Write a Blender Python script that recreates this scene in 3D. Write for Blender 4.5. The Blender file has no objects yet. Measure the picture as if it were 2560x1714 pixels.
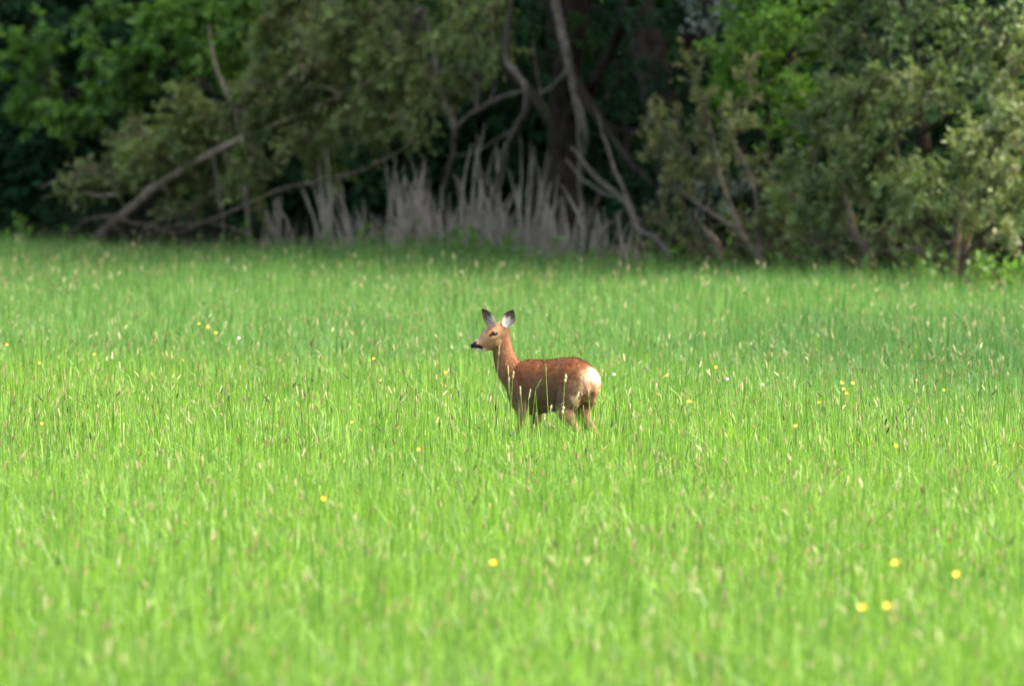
import bpy, bmesh, math, random
import numpy as np
from mathutils import Vector, Matrix

# ------------------------------------------------------------------ camera, sky, sun, exposure
sc = bpy.context.scene
C = sc.collection
RNG = np.random.default_rng(7)
random.seed(7)

CAM_H = 2.6
F_PX = 32542.0            # focal length in pixels of the 2560 px wide picture (300 mm on 23.6 mm)
HOR = 98.0                # row of the horizon in that picture
PITCH = math.atan((857.0 - HOR) / F_PX)
FOCUS = 77.0

cam_d = bpy.data.cameras.new('camera')
cam = bpy.data.objects.new('camera', cam_d)
C.objects.link(cam)
cam.location = (0, 0, CAM_H)
cam.rotation_euler = (math.pi / 2 - PITCH, 0, 0)
cam_d.sensor_width = 23.6
cam_d.lens = 300.0
cam_d.clip_start = 0.5
cam_d.clip_end = 2000.0
cam_d.dof.use_dof = True
cam_d.dof.focus_distance = FOCUS + 1.2
cam_d.dof.aperture_fstop = 3.5
cam_d.dof.aperture_blades = 9
sc.camera = cam

SUN_AZ, SUN_EL = math.radians(102), math.radians(54)
S = Vector((math.sin(SUN_AZ) * math.cos(SUN_EL), math.cos(SUN_AZ) * math.cos(SUN_EL), math.sin(SUN_EL)))
world = bpy.data.worlds.new('World')
sc.world = world
world.use_nodes = True
wn = world.node_tree
bg = wn.nodes['Background']
sky = wn.nodes.new('ShaderNodeTexSky')
sky.sky_type = 'NISHITA'
sky.sun_disc = False
sky.sun_elevation = SUN_EL
sky.sun_rotation = SUN_AZ
sky.air_density = 1.2
sky.dust_density = 8.0
sky.ozone_density = 0.6
wn.links.new(sky.outputs[0], bg.inputs[0])
bg.inputs[1].default_value = 0.15
sl = bpy.data.lights.new('sun', 'SUN')
sl.energy = 1.5
sl.angle = math.radians(18)
sl.color = (1.0, 0.965, 0.91)
sun = bpy.data.objects.new('sun', sl)
C.objects.link(sun)
sun.rotation_euler = S.to_track_quat('Z', 'Y').to_euler()
sun.location = S * 60

vs = sc.view_settings
vs.view_transform = 'Standard'
vs.look = 'None'
vs.gamma = 1.0
vs.use_curve_mapping = False
vs.exposure = 2.1
sc.cycles.use_denoising = True
sc.cycles.max_bounces = 5
sc.cycles.diffuse_bounces = 3
sc.cycles.transparent_max_bounces = 4
sc.cycles.use_adaptive_sampling = True
sc.cycles.adaptive_threshold = 0.03

# ------------------------------------------------------------------ helpers
def at(px, py, d):
    """world point that lies d metres ahead of the camera on the ray of picture position (px, py)"""
    u, v = (px - 1280.0) / F_PX, (857.0 - py) / F_PX
    c, s = math.cos(PITCH), math.sin(PITCH)
    y = c + v * s
    z = -s + v * c
    k = d / y
    return np.array([u * k, d, CAM_H + z * k])

def edge_px(px):
    return float(np.interp(px, [-300, 0, 1000, 1700, 2560, 2900], [148, 146, 140, 132, 120, 116]))
_ex = [(px - 1280) / F_PX * edge_px(px) for px in (-300, 0, 1000, 1700, 2560, 2900)]
_ey = [edge_px(px) for px in (-300, 0, 1000, 1700, 2560, 2900)]
def edge_x(x):
    return np.interp(x, _ex, _ey)

def P(px, py, off=0.0):
    return at(px, py, edge_px(px) + off)

def srgb(r, g, b, k=1.0):
    def f(c):
        c = c / 255.0
        return (c / 12.92 if c <= 0.04045 else ((c + 0.055) / 1.055) ** 2.4) * k
    return (f(r), f(g), f(b))

def mesh_np(name, V, Q=None, T=None, smooth=False):
    V = np.asarray(V, dtype=np.float32).reshape(-1, 3)
    me = bpy.data.meshes.new(name)
    me.vertices.add(len(V))
    me.vertices.foreach_set('co', V.ravel())
    loops, starts, tot = [], [], 0
    n = 0
    if Q is not None and len(Q):
        Q = np.asarray(Q, dtype=np.int32)
        loops.append(Q.ravel()); starts.append(np.arange(len(Q)) * 4); n = len(Q) * 4; tot += len(Q)
    if T is not None and len(T):
        T = np.asarray(T, dtype=np.int32)
        loops.append(T.ravel()); starts.append(n + np.arange(len(T)) * 3); tot += len(T)
    L = np.concatenate(loops).astype(np.int32)
    me.loops.add(len(L)); me.loops.foreach_set('vertex_index', L)
    me.polygons.add(tot)
    me.polygons.foreach_set('loop_start', np.concatenate(starts).astype(np.int32))
    if smooth:
        me.polygons.foreach_set('use_smooth', np.ones(tot, dtype=bool))
    me.update(calc_edges=True)
    me.validate()
    return me

def attr(me, name, vals, typ='FLOAT'):
    a = me.attributes.new(name, typ, 'POINT')
    key = {'FLOAT': 'value', 'INT': 'value', 'FLOAT_VECTOR': 'vector', 'FLOAT_COLOR': 'color'}[typ]
    a.data.foreach_set(key, np.asarray(vals, dtype=np.int32 if typ == 'INT' else np.float32).ravel())

def obj(name, me, mat=None, parent=None):
    o = bpy.data.objects.new(name, me)
    if mat is not None:
        me.materials.clear(); me.materials.append(mat)
    C.objects.link(o)
    if parent is not None:
        o.parent = parent
    return o

def tag(o, label=None, cat=None, group=None, kind=None):
    if label: o['label'] = label
    if cat: o['category'] = cat
    if group: o['group'] = group
    if kind: o['kind'] = kind
    return o

def thing(name, label, cat, loc=(0, 0, 0), group=None):
    e = bpy.data.objects.new(name, None)
    e.empty_display_size = 0.2
    C.objects.link(e)
    e.location = tuple(float(v) for v in loc)
    return tag(e, label, cat, group)

def unit(v):
    v = np.asarray(v, dtype=float)
    return v / (np.linalg.norm(v, axis=-1, keepdims=True) + 1e-12)

def smooth_path(pts, n):
    pts = np.asarray(pts, dtype=float)
    if len(pts) < 3:
        t = np.linspace(0, 1, n)[:, None]
        return pts[0] * (1 - t) + pts[-1] * t
    d = np.r_[0, np.cumsum(np.linalg.norm(np.diff(pts[:, :3], axis=0), axis=1))]
    t = np.linspace(0, d[-1], n)
    out = np.empty((n, pts.shape[1]))
    m = np.gradient(pts, d, axis=0)
    i = np.clip(np.searchsorted(d, t, side='right') - 1, 0, len(pts) - 2)
    h = (d[i + 1] - d[i])[:, None]
    s = ((t - d[i])[:, None]) / h
    h00, h10, h01, h11 = 2*s**3-3*s**2+1, s**3-2*s**2+s, -2*s**3+3*s**2, s**3-s**2
    out = h00*pts[i] + h10*h*m[i] + h01*pts[i+1] + h11*h*m[i+1]
    return out

class Bag:
    """collects tubes and quads into one mesh"""
    def __init__(s):
        s.V, s.Q, s.n = [], [], 0
    def add(s, V, Q):
        s.V.append(np.asarray(V)); s.Q.append(np.asarray(Q) + s.n); s.n += len(V)
    def tube(s, pts, radii, seg=7, rough=0.12, step=0.10, wob=0.0):
        pts = np.asarray(pts, dtype=float)
        L = np.linalg.norm(np.diff(pts, axis=0), axis=1).sum()
        n = int(max(4, min(60, L / step)))
        radii = np.asarray(radii, dtype=float)
        if radii.ndim == 0: radii = np.full(len(pts), radii)
        if len(radii) != len(pts):
            radii = np.interp(np.linspace(0, 1, len(pts)), np.linspace(0, 1, len(radii)), radii)
        pr = smooth_path(np.c_[pts, radii], n)
        p, r = pr[:, :3], np.maximum(pr[:, 3], 0.0008)
        if wob:
            w = RNG.normal(0, wob, (n, 3)); w[0] = 0
            p = p + (w + np.roll(w, 1, 0)) * 0.5
        tan = unit(np.gradient(p, axis=0))
        ref = np.array([0.0, 0, 1]) if abs(tan[0][2]) < 0.9 else np.array([0.0, 1, 0])
        u = unit(np.cross(tan[0], ref))
        a = np.linspace(0, 2*np.pi, seg, endpoint=False)
        rings = []
        lump = 1 + RNG.normal(0, rough, (n, seg))
        lump = (lump + np.roll(lump, 1, 0) + np.roll(lump, 1, 1)) / 3
        for k in range(n):
            u = unit(u - tan[k] * np.dot(u, tan[k]))
            v = np.cross(tan[k], u)
            rr = (r[k] * lump[k])[:, None]
            rings.append(p[k] + rr * (np.cos(a)[:, None]*u + np.sin(a)[:, None]*v))
        V = np.concatenate(rings + [p[:1], p[-1:]])
        Q = []
        k = np.arange(n - 1)[:, None] * seg
        j = np.arange(seg)[None, :]
        j2 = (j + 1) % seg
        Q = np.stack([k + j, k + j2, k + seg + j2, k + seg + j], -1).reshape(-1, 4)
        c0, c1 = n*seg, n*seg + 1
        caps = [[c0, (q+1) % seg, q, q] for q in range(0)]
        s.add(V, Q)
        return p
    def mesh(s, name, smooth=True):
        return mesh_np(name, np.concatenate(s.V), np.concatenate(s.Q), smooth=smooth)

# ------------------------------------------------------------------ materials
def new_mat(name):
    m = bpy.data.materials.new(name)
    m.use_nodes = True
    nt = m.node_tree
    nt.nodes.clear()
    out = nt.nodes.new('ShaderNodeOutputMaterial')
    return m, nt, out

def N(nt, typ, **kw):
    n = nt.nodes.new(typ)
    for k, v in kw.items(): setattr(n, k, v)
    return n

def mixc(nt, fac, a, b, mode='MIX'):
    n = N(nt, 'ShaderNodeMix', data_type='RGBA', blend_type=mode)
    def put(sock, v):
        if hasattr(v, 'links') or isinstance(v, bpy.types.NodeSocket): nt.links.new(v, sock)
        elif isinstance(v, (tuple, list)): sock.default_value = (*v[:3], 1)
        else: sock.default_value = v
    put(n.inputs[0], fac); put(n.inputs[6], a); put(n.inputs[7], b)
    return n.outputs[2]

def mth(nt, op, a, b=None, clamp=False):
    n = N(nt, 'ShaderNodeMath', operation=op, use_clamp=clamp)
    for i, v in enumerate((a, b)):
        if v is None: continue
        if isinstance(v, bpy.types.NodeSocket): nt.links.new(v, n.inputs[i])
        else: n.inputs[i].default_value = v
    return n.outputs[0]

def noise(nt, scale, detail=3, vec=None, rough=0.5):
    n = N(nt, 'ShaderNodeTexNoise')
    n.inputs['Scale'].default_value = scale
    n.inputs['Detail'].default_value = detail
    n.inputs['Roughness'].default_value = rough
    if vec is not None: nt.links.new(vec, n.inputs['Vector'])
    return n.outputs[0]

def leafy(nt, out, col, transl=0.35, rough=0.45, spec=0.35):
    p = N(nt, 'ShaderNodeBsdfPrincipled')
    p.inputs['Roughness'].default_value = rough
    p.inputs['Specular IOR Level'].default_value = spec
    t = N(nt, 'ShaderNodeBsdfTranslucent')
    mx = N(nt, 'ShaderNodeMixShader')
    mx.inputs[0].default_value = transl
    nt.links.new(col, p.inputs['Base Color'])
    tc = mixc(nt, 1.0, col, (1.15, 1.25, 0.6), 'MULTIPLY')
    nt.links.new(tc, t.inputs[0])
    nt.links.new(p.outputs[0], mx.inputs[1]); nt.links.new(t.outputs[0], mx.inputs[2])
    nt.links.new(mx.outputs[0], out.inputs[0])

def leaf_mat(name, dark, light, odd=None, transl=0.35, rough=0.5, spec=0.3):
    """three leaf colours picked by each leaf's own tint value"""
    m, nt, out = new_mat(name)
    a = N(nt, 'ShaderNodeAttribute', attribute_name='tint')
    col = mixc(nt, a.outputs['Fac'], dark, light)
    if odd:
        b = N(nt, 'ShaderNodeAttribute', attribute_name='odd')
        col = mixc(nt, b.outputs['Fac'], col, odd)
    leafy(nt, out, col, transl, rough, spec)
    return m

def bark_mat(name, c1, c2, scale=14.0):
    m, nt, out = new_mat(name)
    tc = N(nt, 'ShaderNodeTexCoord')
    mp = N(nt, 'ShaderNodeMapping')
    mp.inputs['Scale'].default_value = (1, 1, 0.35)
    nt.links.new(tc.outputs['Object'], mp.inputs[0])
    f = noise(nt, scale, 5, mp.outputs[0], 0.65)
    f2 = noise(nt, 2.2, 2, tc.outputs['Object'])
    r = N(nt, 'ShaderNodeMapRange')
    r.inputs[1].default_value = 0.32; r.inputs[2].default_value = 0.68
    nt.links.new(f, r.inputs[0])
    col = mixc(nt, r.outputs[0], c1, c2)
    moss = mth(nt, 'MULTIPLY', mth(nt, 'SUBTRACT', f2, 0.5, True), 2.0, True)
    col = mixc(nt, moss, col, (0.035, 0.045, 0.018))
    p = N(nt, 'ShaderNodeBsdfPrincipled')
    p.inputs['Roughness'].default_value = 0.9
    p.inputs['Specular IOR Level'].default_value = 0.06
    bmp = N(nt, 'ShaderNodeBump')
    bmp.inputs['Strength'].default_value = 0.6
    bmp.inputs['Distance'].default_value = 0.02
    nt.links.new(f, bmp.inputs['Height'])
    nt.links.new(bmp.outputs[0], p.inputs['Normal'])
    nt.links.new(col, p.inputs['Base Color'])
    nt.links.new(p.outputs[0], out.inputs[0])
    return m

M = {}
M['bark_dark'] = bark_mat('bark_dark', (0.012, 0.009, 0.007), (0.045, 0.034, 0.026))
M['bark_grey'] = bark_mat('bark_grey', (0.04, 0.034, 0.025), (0.15, 0.128, 0.098))
M['bark_olive'] = bark_mat('bark_olive', (0.045, 0.037, 0.024), (0.17, 0.135, 0.088))
M['dead_wood'] = bark_mat('dead_wood', (0.17, 0.145, 0.108), (0.41, 0.36, 0.28), 9.0)
M['bark_willow'] = bark_mat('bark_willow', (0.09, 0.075, 0.05), (0.30, 0.24, 0.165))
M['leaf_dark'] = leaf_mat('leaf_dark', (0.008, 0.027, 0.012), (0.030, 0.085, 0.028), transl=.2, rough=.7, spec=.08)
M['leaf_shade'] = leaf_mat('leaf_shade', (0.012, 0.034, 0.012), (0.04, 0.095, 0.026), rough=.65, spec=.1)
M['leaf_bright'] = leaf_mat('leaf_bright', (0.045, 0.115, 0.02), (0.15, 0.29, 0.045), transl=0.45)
M['leaf_vivid'] = leaf_mat('leaf_vivid', (0.045, 0.14, 0.015), (0.14, 0.29, 0.03), (0.15, 0.17, 0.06), transl=0.45)
M['leaf_olive'] = leaf_mat('leaf_olive', (0.045, 0.09, 0.024), (0.225, 0.325, 0.082), (0.26, 0.215, 0.105))
M['leaf_willow'] = leaf_mat('leaf_willow', (0.05, 0.095, 0.03), (0.20, 0.29, 0.09), (0.21, 0.19, 0.09))
M['leaf_pale'] = leaf_mat('leaf_pale', (0.07, 0.115, 0.04), (0.205, 0.27, 0.09), (0.22, 0.17, 0.09))
M['leaf_deep'] = leaf_mat('leaf_deep', (0.022, 0.055, 0.018), (0.11, 0.18, 0.05), (0.14, 0.13, 0.065))
M['leaf_yellow'] = leaf_mat('leaf_yellow', (0.11, 0.14, 0.05), (0.29, 0.325, 0.125), (0.24, 0.19, 0.10))
M['blossom'] = leaf_mat('blossom', (0.25, 0.29, 0.28), (0.45, 0.48, 0.46), (0.05, 0.10, 0.05), transl=0.25)

# ------------------------------------------------------------------ ground
def ground_z(x, y):
    e = edge_x(x)
    t = np.clip((y - e - 9.0) / 34.0, 0, 1)
    return 6.5 * t * t * (3 - 2 * t)

def build_ground():
    xs = np.unique(np.r_[np.linspace(-400, -20, 14), np.linspace(-20, 20, 41), np.linspace(20, 400, 14)])
    ys = np.unique(np.r_[np.linspace(-80, 100, 19), np.linspace(100, 200, 61), np.linspace(200, 900, 15)])
    X, Y = np.meshgrid(xs, ys)
    Z = ground_z(X, Y)
    V = np.stack([X, Y, Z], -1).reshape(-1, 3)
    nx = len(xs)
    i, j = np.meshgrid(np.arange(len(ys) - 1), np.arange(nx - 1), indexing='ij')
    b = (i * nx + j).ravel()
    Q = np.stack([b, b + 1, b + nx + 1, b + nx], -1)
    me = mesh_np('ground', V, Q, smooth=True)
    m, nt, out = new_mat('meadow_soil')
    g = N(nt, 'ShaderNodeNewGeometry')
    f = noise(nt, 1.3, 6, g.outputs['Position'], 0.7)
    f2 = noise(nt, 9.0, 4, g.outputs['Position'], 0.6)
    col = mixc(nt, f, (0.018, 0.028, 0.010), (0.05, 0.055, 0.02))
    col = mixc(nt, f2, col, (0.055, 0.04, 0.025))
    p = N(nt, 'ShaderNodeBsdfPrincipled')
    p.inputs['Roughness'].default_value = 0.95
    nt.links.new(col, p.inputs['Base Color'])
    nt.links.new(p.outputs[0], out.inputs[0])
    m2, nt2, out2 = new_mat('shaded_leaf_litter')  # leaf litter, with the gloom of the wood darkened into its colour
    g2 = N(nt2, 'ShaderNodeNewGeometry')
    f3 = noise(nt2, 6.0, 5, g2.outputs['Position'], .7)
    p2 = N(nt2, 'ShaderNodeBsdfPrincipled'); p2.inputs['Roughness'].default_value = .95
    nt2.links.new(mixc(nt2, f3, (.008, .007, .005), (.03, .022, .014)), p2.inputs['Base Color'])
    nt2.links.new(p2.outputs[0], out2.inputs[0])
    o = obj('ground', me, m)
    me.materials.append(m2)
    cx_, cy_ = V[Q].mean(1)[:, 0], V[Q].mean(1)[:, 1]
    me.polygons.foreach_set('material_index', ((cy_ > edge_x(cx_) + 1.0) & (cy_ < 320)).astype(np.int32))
    o['kind'] = 'structure'
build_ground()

# ------------------------------------------------------------------ woodland
def leaf_cloud(twigs, leaf_len, leaf_w, per, droop=0.35, spread=0.9, seed_tint=None):
    """twigs: (n, 8) start xyz, direction xyz, length, tint. per leaves on each. Returns V, Q, tint, odd"""
    tw = np.repeat(twigs, per, axis=0)
    n = len(tw)
    t = RNG.uniform(0.05, 1.0, n)
    d = unit(tw[:, 3:6])
    sag = -0.25 * (t ** 2) * tw[:, 6] * droop
    p = tw[:, :3] + d * (tw[:, 6] * t)[:, None]
    p[:, 2] += sag
    p += RNG.normal(0, 0.012, (n, 3))
    ld = unit(d * 0.55 + RNG.normal(0, spread, (n, 3)) * 0.6 + np.array([0, 0, -droop]))
    nr = unit(RNG.normal(0, 1, (n, 3)) * 0.75 + np.array([0, -0.35, 0.8]))
    side = unit(np.cross(ld, nr))
    nr = np.cross(side, ld)
    L = (leaf_len * RNG.uniform(0.6, 1.25, n))[:, None]
    W = (leaf_w * RNG.uniform(0.7, 1.2, n))[:, None]
    a = p
    b = p + ld * L * 0.48 + side * W * 0.5 + nr * W * 0.18
    c = p + ld * L + nr * L * RNG.uniform(-0.2, 0.1, (n, 1))
    e = p + ld * L * 0.48 - side * W * 0.5 + nr * W * 0.18
    V = np.stack([a, b, c, e], 1).reshape(-1, 3)
    Q = np.arange(n * 4).reshape(-1, 4)
    tint = np.clip(tw[:, 7] + RNG.normal(0, 0.22, n), 0, 1)
    odd = np.clip(tw[:, 8] + RNG.normal(0, 0.15, n), 0, 1) * (RNG.random(n) < 0.8)
    return V, Q, np.repeat(tint, 4), np.repeat(odd, 4)

def clump_twigs(center, rad, n, length, up=0.15, droop=0.0, flat=0.7, odd=0.0):
    """twigs that grow outwards through an uneven clump"""
    r = np.array([rad, rad * 0.9, rad * flat])
    q = unit(RNG.normal(0, 1, (n, 3))) * (RNG.random((n, 1)) ** 0.45)
    # a few lobes, so that the outline is uneven
    k = max(3, int(n / 14))
    lob = unit(RNG.normal(0, 1, (k, 3))) * RNG.uniform(0.35, 1.05, (k, 1))
    who = RNG.integers(0, k, n)
    pos = lob[who] * 0.75 + q * 0.42
    base = np.asarray(center) + pos * r
    d = unit(pos * 0.9 + RNG.normal(0, 0.6, (n, 3)) + np.array([0, 0, up - droop]))
    tint_l = np.clip(RNG.normal(0.45, 0.3, k), 0.05, 0.95)[who]
    odd_l = np.clip(RNG.normal(odd, 0.18, k), 0, 1)[who]
    ln = length * RNG.uniform(0.5, 1.3, n)
    return np.c_[base, d, ln, tint_l, odd_l]

def add_leaves(parent, name, mat, tw, leaf_len, leaf_w, per, droop, off):
    V, Q, ti, od = leaf_cloud(tw, leaf_len, leaf_w, per, droop)
    me = mesh_np(name, V - off, Q)
    attr(me, 'tint', ti); attr(me, 'odd', od)
    return obj(name, me, mat, parent)

def twig_sticks(bag, tw, frac=0.35, r=0.004):
    sel = tw[RNG.random(len(tw)) < frac]
    for t in sel:
        a = t[:3] - t[3:6] * t[6] * 0.4
        b = t[:3] + t[3:6] * t[6] * 0.9
        m = (a + b) / 2 + RNG.normal(0, 0.01, 3)
        bag.tube([a, m, b], [r * 1.3, r, r * 0.4], seg=3, step=0.5)

def px_clumps(spec, off):
    """spec rows: px, py, radius px [, extra depth] -> centre, radius in metres"""
    out = []
    for row in spec:
        px, py, r = row[:3]
        o = off + (row[3] if len(row) > 3 else 0) + RNG.uniform(-0.35, 0.35)
        d = edge_px(px) + o
        out.append((at(px, py, d), r * d / F_PX))
    return out

def make_tree(name, label, cat, limbs, clumps, off, leaf, bark, llen, lw, dens=1.0, per=12, tlen=0.28,
              droop=0.3, up=0.15, flat=0.75, odd=0.0, group=None, stick=0.35, stick_r=0.004, hub=None, extra=None):
    """limbs: list of (points [(px, py, extra depth)...], radii); the first one is the trunk and reaches the ground"""
    world_limbs = []
    for pts, radii in limbs:
        w = np.array([P(p[0], p[1], off + (p[2] if len(p) > 2 else 0)) for p in pts])
        world_limbs.append((w, radii))
    w0 = world_limbs[0][0]
    gz = float(ground_z(w0[0][0], w0[0][1]))
    w0[0][2] = gz - 0.05
    base = np.array([w0[0][0], w0[0][1], gz])
    root = thing(name, label, cat, base, group)
    tb = Bag()
    tb.tube(w0 - base, world_limbs[0][1], seg=10, wob=0.006)
    obj('trunk', tb.mesh('trunk'), bark, root)
    for w, radii in world_limbs[1:]:
        b = Bag(); b.tube(w - base, radii, seg=8, wob=0.008)
        obj('branch', b.mesh('branch'), bark, root)
    allpts = np.concatenate([smooth_path(w, 24) for w, _ in world_limbs])
    cl = px_clumps(clumps, off)
    tws = []
    links = Bag()
    for c, r in cl:
        n = int(max(8, dens * 260 * r * r / (0.3 ** 2) * 0.35 + 6))
        t = clump_twigs(c, r, n, tlen, up, droop * 0.6, flat, odd)
        tws.append(t)
        # a limb that carries the clump
        k = np.argmin(np.linalg.norm((allpts - c) * np.array([1, 1, 0.8]), axis=1))
        a = allpts[k]
        dist = np.linalg.norm(a - c)
        if dist > 0.03:
            mid = (a + c) / 2 + np.array([RNG.normal(0, .05), RNG.normal(0, .05), 0.10 * dist])
            links.tube([a, mid, c], [0.006 + 0.014 * min(dist, 1.2), 0.01, 0.004], seg=5, step=0.15, wob=0.01)
    if tws:
        tw = np.concatenate(tws)
        twig_sticks(links, tw, stick, stick_r)
        links.V = [v - base for v in links.V]
        if links.V:
            obj('twigs', links.mesh('twigs'), bark, root)['kind'] = 'stuff'
        add_leaves(root, 'crown', leaf, tw, llen, lw, per, droop, base)
    return root

# --- tall trees that shade the wood: trunks seen below, crowns above the picture
tall = [(-420, 6), (60, 9), (430, 12), (760, 5.5), (1080, 10), (1400, 7), (1760, 9), (2080, 5), (2350, 8), (2800, 6), (220, 20), (1250, 19), (1900, 18), (2600, 17), (-300, 18), (640, 22), (900, 15), (1560, 15), (2250, 15), (2900, 20), (100, 33), (1000, 32), (1800, 31), (2600, 30)]
for i, (px, off) in enumerate(tall):
    off += 1.5
    b = P(px, 600, off); gz = float(ground_z(b[0], b[1])); b[2] = gz
    root = thing('woodland_tree', 'tall shade tree with dark trunk rising inside the wood', 'tree', b, 'tall trees inside the dark wood')
    h = RNG.uniform(11, 15)
    lean = RNG.normal(0, 0.5, 2)
    tb = Bag()
    r0 = RNG.uniform(0.11, 0.2)
    tr = np.array([[0, 0, -0.1], [lean[0]*.1, 0, 2.0], [lean[0]*.4, lean[1]*.2, 5], [lean[0], lean[1], h * .9]])
    tb.tube(tr, [r0 * 1.25, r0, r0 * .75, r0 * .15], seg=10, step=0.3)
    tws = []
    for k in range(16):
        zc = RNG.uniform(3.9, h)
        ph = RNG.uniform(0, 6.28)
        rr = RNG.uniform(0.6, 3.0) * (1.15 - 0.5 * (zc / h))
        c = np.array([math.cos(ph) * rr, math.sin(ph) * rr, zc])
        tws.append(clump_twigs(c, 1.35, 60, 0.7, 0.1, 0.1, 0.6))
        a = tr[1] + (tr[3] - tr[1]) * max(0.05, (zc - 2.4) / h)
        tb.tube([a, (a + c) / 2 + [0, 0, .25], c], [.06, .04, .012], seg=5, step=0.4)
    obj('trunk', tb.mesh('trunk'), M['bark_dark'], root)
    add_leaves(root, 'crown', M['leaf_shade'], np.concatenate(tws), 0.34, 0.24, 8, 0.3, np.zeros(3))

# --- dark understorey that closes the wood
under = [
    ('dark_shrub', 'dark leafy shrub filling the shadow under the broad-leaved tree', 60, 4.0, [(40, 80, 110), (120, 230, 110), (30, 330, 120), (150, 420, 110), (60, 510, 100), (200, 110, 80), (230, 540, 80), (-90, 300, 150), (-80, 560, 110)]),
    ('dark_shrub', 'dark leafy shrub behind the leaning willow trunk', 420, 4.5, [(330, 60, 100), (480, 140, 110), (350, 300, 90), (500, 400, 90), (330, 500, 90), (520, 520, 80), (620, 60, 90), (640, 560, 70)]),
    ('dark_shrub', 'dark leafy shrub behind the tent of dead stalks', 800, 5.0, [(700, 120, 100), (800, 260, 110), (700, 420, 90), (860, 450, 100), (760, 540, 80), (950, 560, 80), (900, 90, 90)]),
    ('dark_shrub', 'dark leafy shrub in the gloom between the crooked stems', 1180, 6.0, [(1060, 120, 100), (1180, 260, 110), (1100, 420, 100), (1230, 480, 90), (1050, 560, 80), (1200, 580, 80), (1220, 90, 90), (1330, 400, 80)]),
    ('dark_shrub', 'dark leafy shrub behind the massive dark trunk', 1560, 6.5, [(1480, 110, 90), (1540, 290, 90), (1500, 450, 90), (1620, 420, 80), (1560, 560, 80), (1420, 560, 70), (1650, 570, 70)]),
    ('dark_shrub', 'dark leafy shrub behind the vivid green bush', 1850, 5.0, [(1720, 220, 90), (1820, 380, 100), (1930, 160, 110), (1900, 480, 90), (1760, 560, 90), (1960, 600, 80)]),
    ('dark_shrub', 'dark leafy shrub behind the grey-green willow bush', 2150, 4.0, [(2080, 110, 110), (2200, 260, 110), (2100, 420, 110), (2250, 500, 100), (2150, 600, 90), (2040, 600, 80)]),
    ('dark_shrub', 'dark leafy shrub behind the rounded pale olive bush', 2440, 3.2, [(2360, 110, 120), (2480, 230, 120), (2400, 400, 110), (2520, 480, 110), (2600, 300, 120), (2420, 600, 90), (2580, 620, 90)]),
]
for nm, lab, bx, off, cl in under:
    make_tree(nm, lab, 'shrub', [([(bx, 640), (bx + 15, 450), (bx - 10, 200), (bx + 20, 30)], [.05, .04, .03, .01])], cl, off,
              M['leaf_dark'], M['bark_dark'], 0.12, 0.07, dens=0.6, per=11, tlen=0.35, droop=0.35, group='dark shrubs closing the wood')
# far rows: the wooded bank
far = Bag()
tw_f = []
for k in range(190):
    px = RNG.uniform(-500, 3000)
    off = RNG.uniform(8.5, 24)
    d = edge_px(px) + off
    p = at(px, 300, d)
    gz = float(ground_z(p[0], d))
    c = np.array([p[0], d, gz + RNG.uniform(0.3, 2.8)])
    tw_f.append(clump_twigs(c, 0.95, 60, 0.5, 0.1, 0.1, 0.9))
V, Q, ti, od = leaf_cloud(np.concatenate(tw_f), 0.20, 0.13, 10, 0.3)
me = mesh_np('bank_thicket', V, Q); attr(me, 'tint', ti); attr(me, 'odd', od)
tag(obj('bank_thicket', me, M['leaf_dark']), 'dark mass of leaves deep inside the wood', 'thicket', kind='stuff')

# --- the big dark trunks in the middle
make_tree('massive_tree', 'massive dark tree trunk forking behind the crooked stems', 'tree',
          [([(1432, 650), (1425, 540), (1410, 420), (1408, 300), (1425, 150), (1440, 0), (1450, -200)], [.25, .19, .16, .15, .14, .13, .1]),
           ([(1415, 300), (1480, 210, .5), (1540, 100, .6), (1590, -40, .6)], [.08, .07, .06, .05]),
           ([(1410, 330), (1330, 240, -.3), (1240, 150, -.3), (1150, 30, -.2), (1090, -80, 0)], [.09, .06, .05, .045, .03]),
           ([(1425, 180), (1500, 300, -.3), (1570, 400, -.4), (1640, 470, -.4)], [.07, .05, .035, .01])],
          [(1100, -30, 70), (1280, 40, 60), (1480, 20, 70), (1320, 150, 50), (1540, 200, 45), (1250, 200, 40), (1480, 130, 40)], 2.2,
          M['leaf_shade'], M['bark_dark'], 0.08, 0.035, dens=0.30, per=10, tlen=.3, droop=.6)
make_tree('slanting_tree', 'thick blackish brown tree slanting up beside the vivid green bush', 'tree',
          [([(1700, 640), (1690, 450), (1650, 250), (1600, 60), (1560, -160)], [.22, .2, .19, .18, .15]),
           ([(1655, 270), (1600, 330, -.4), (1560, 330, -.6), (1500, 290, -.7)], [.06, .05, .035, .015])],
          [(1700, 60, 60), (1760, 160, 50), (1610, 420, 50, -.5), (1520, 80, 55), (1640, 170, 60, -.7), (1680, 330, 60, -.7), (1600, 540, 55, -.7), (1700, 520, 60, -.7), (1580, 20, 50, -.6), (1560, 250, 45), (1470, 420, 50, -.5), (1440, 250, 40, -.7)], 3.2,
          M['leaf_dark'], M['bark_dark'], 0.08, 0.045, dens=0.3, per=10, tlen=.3, droop=.4)

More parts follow.
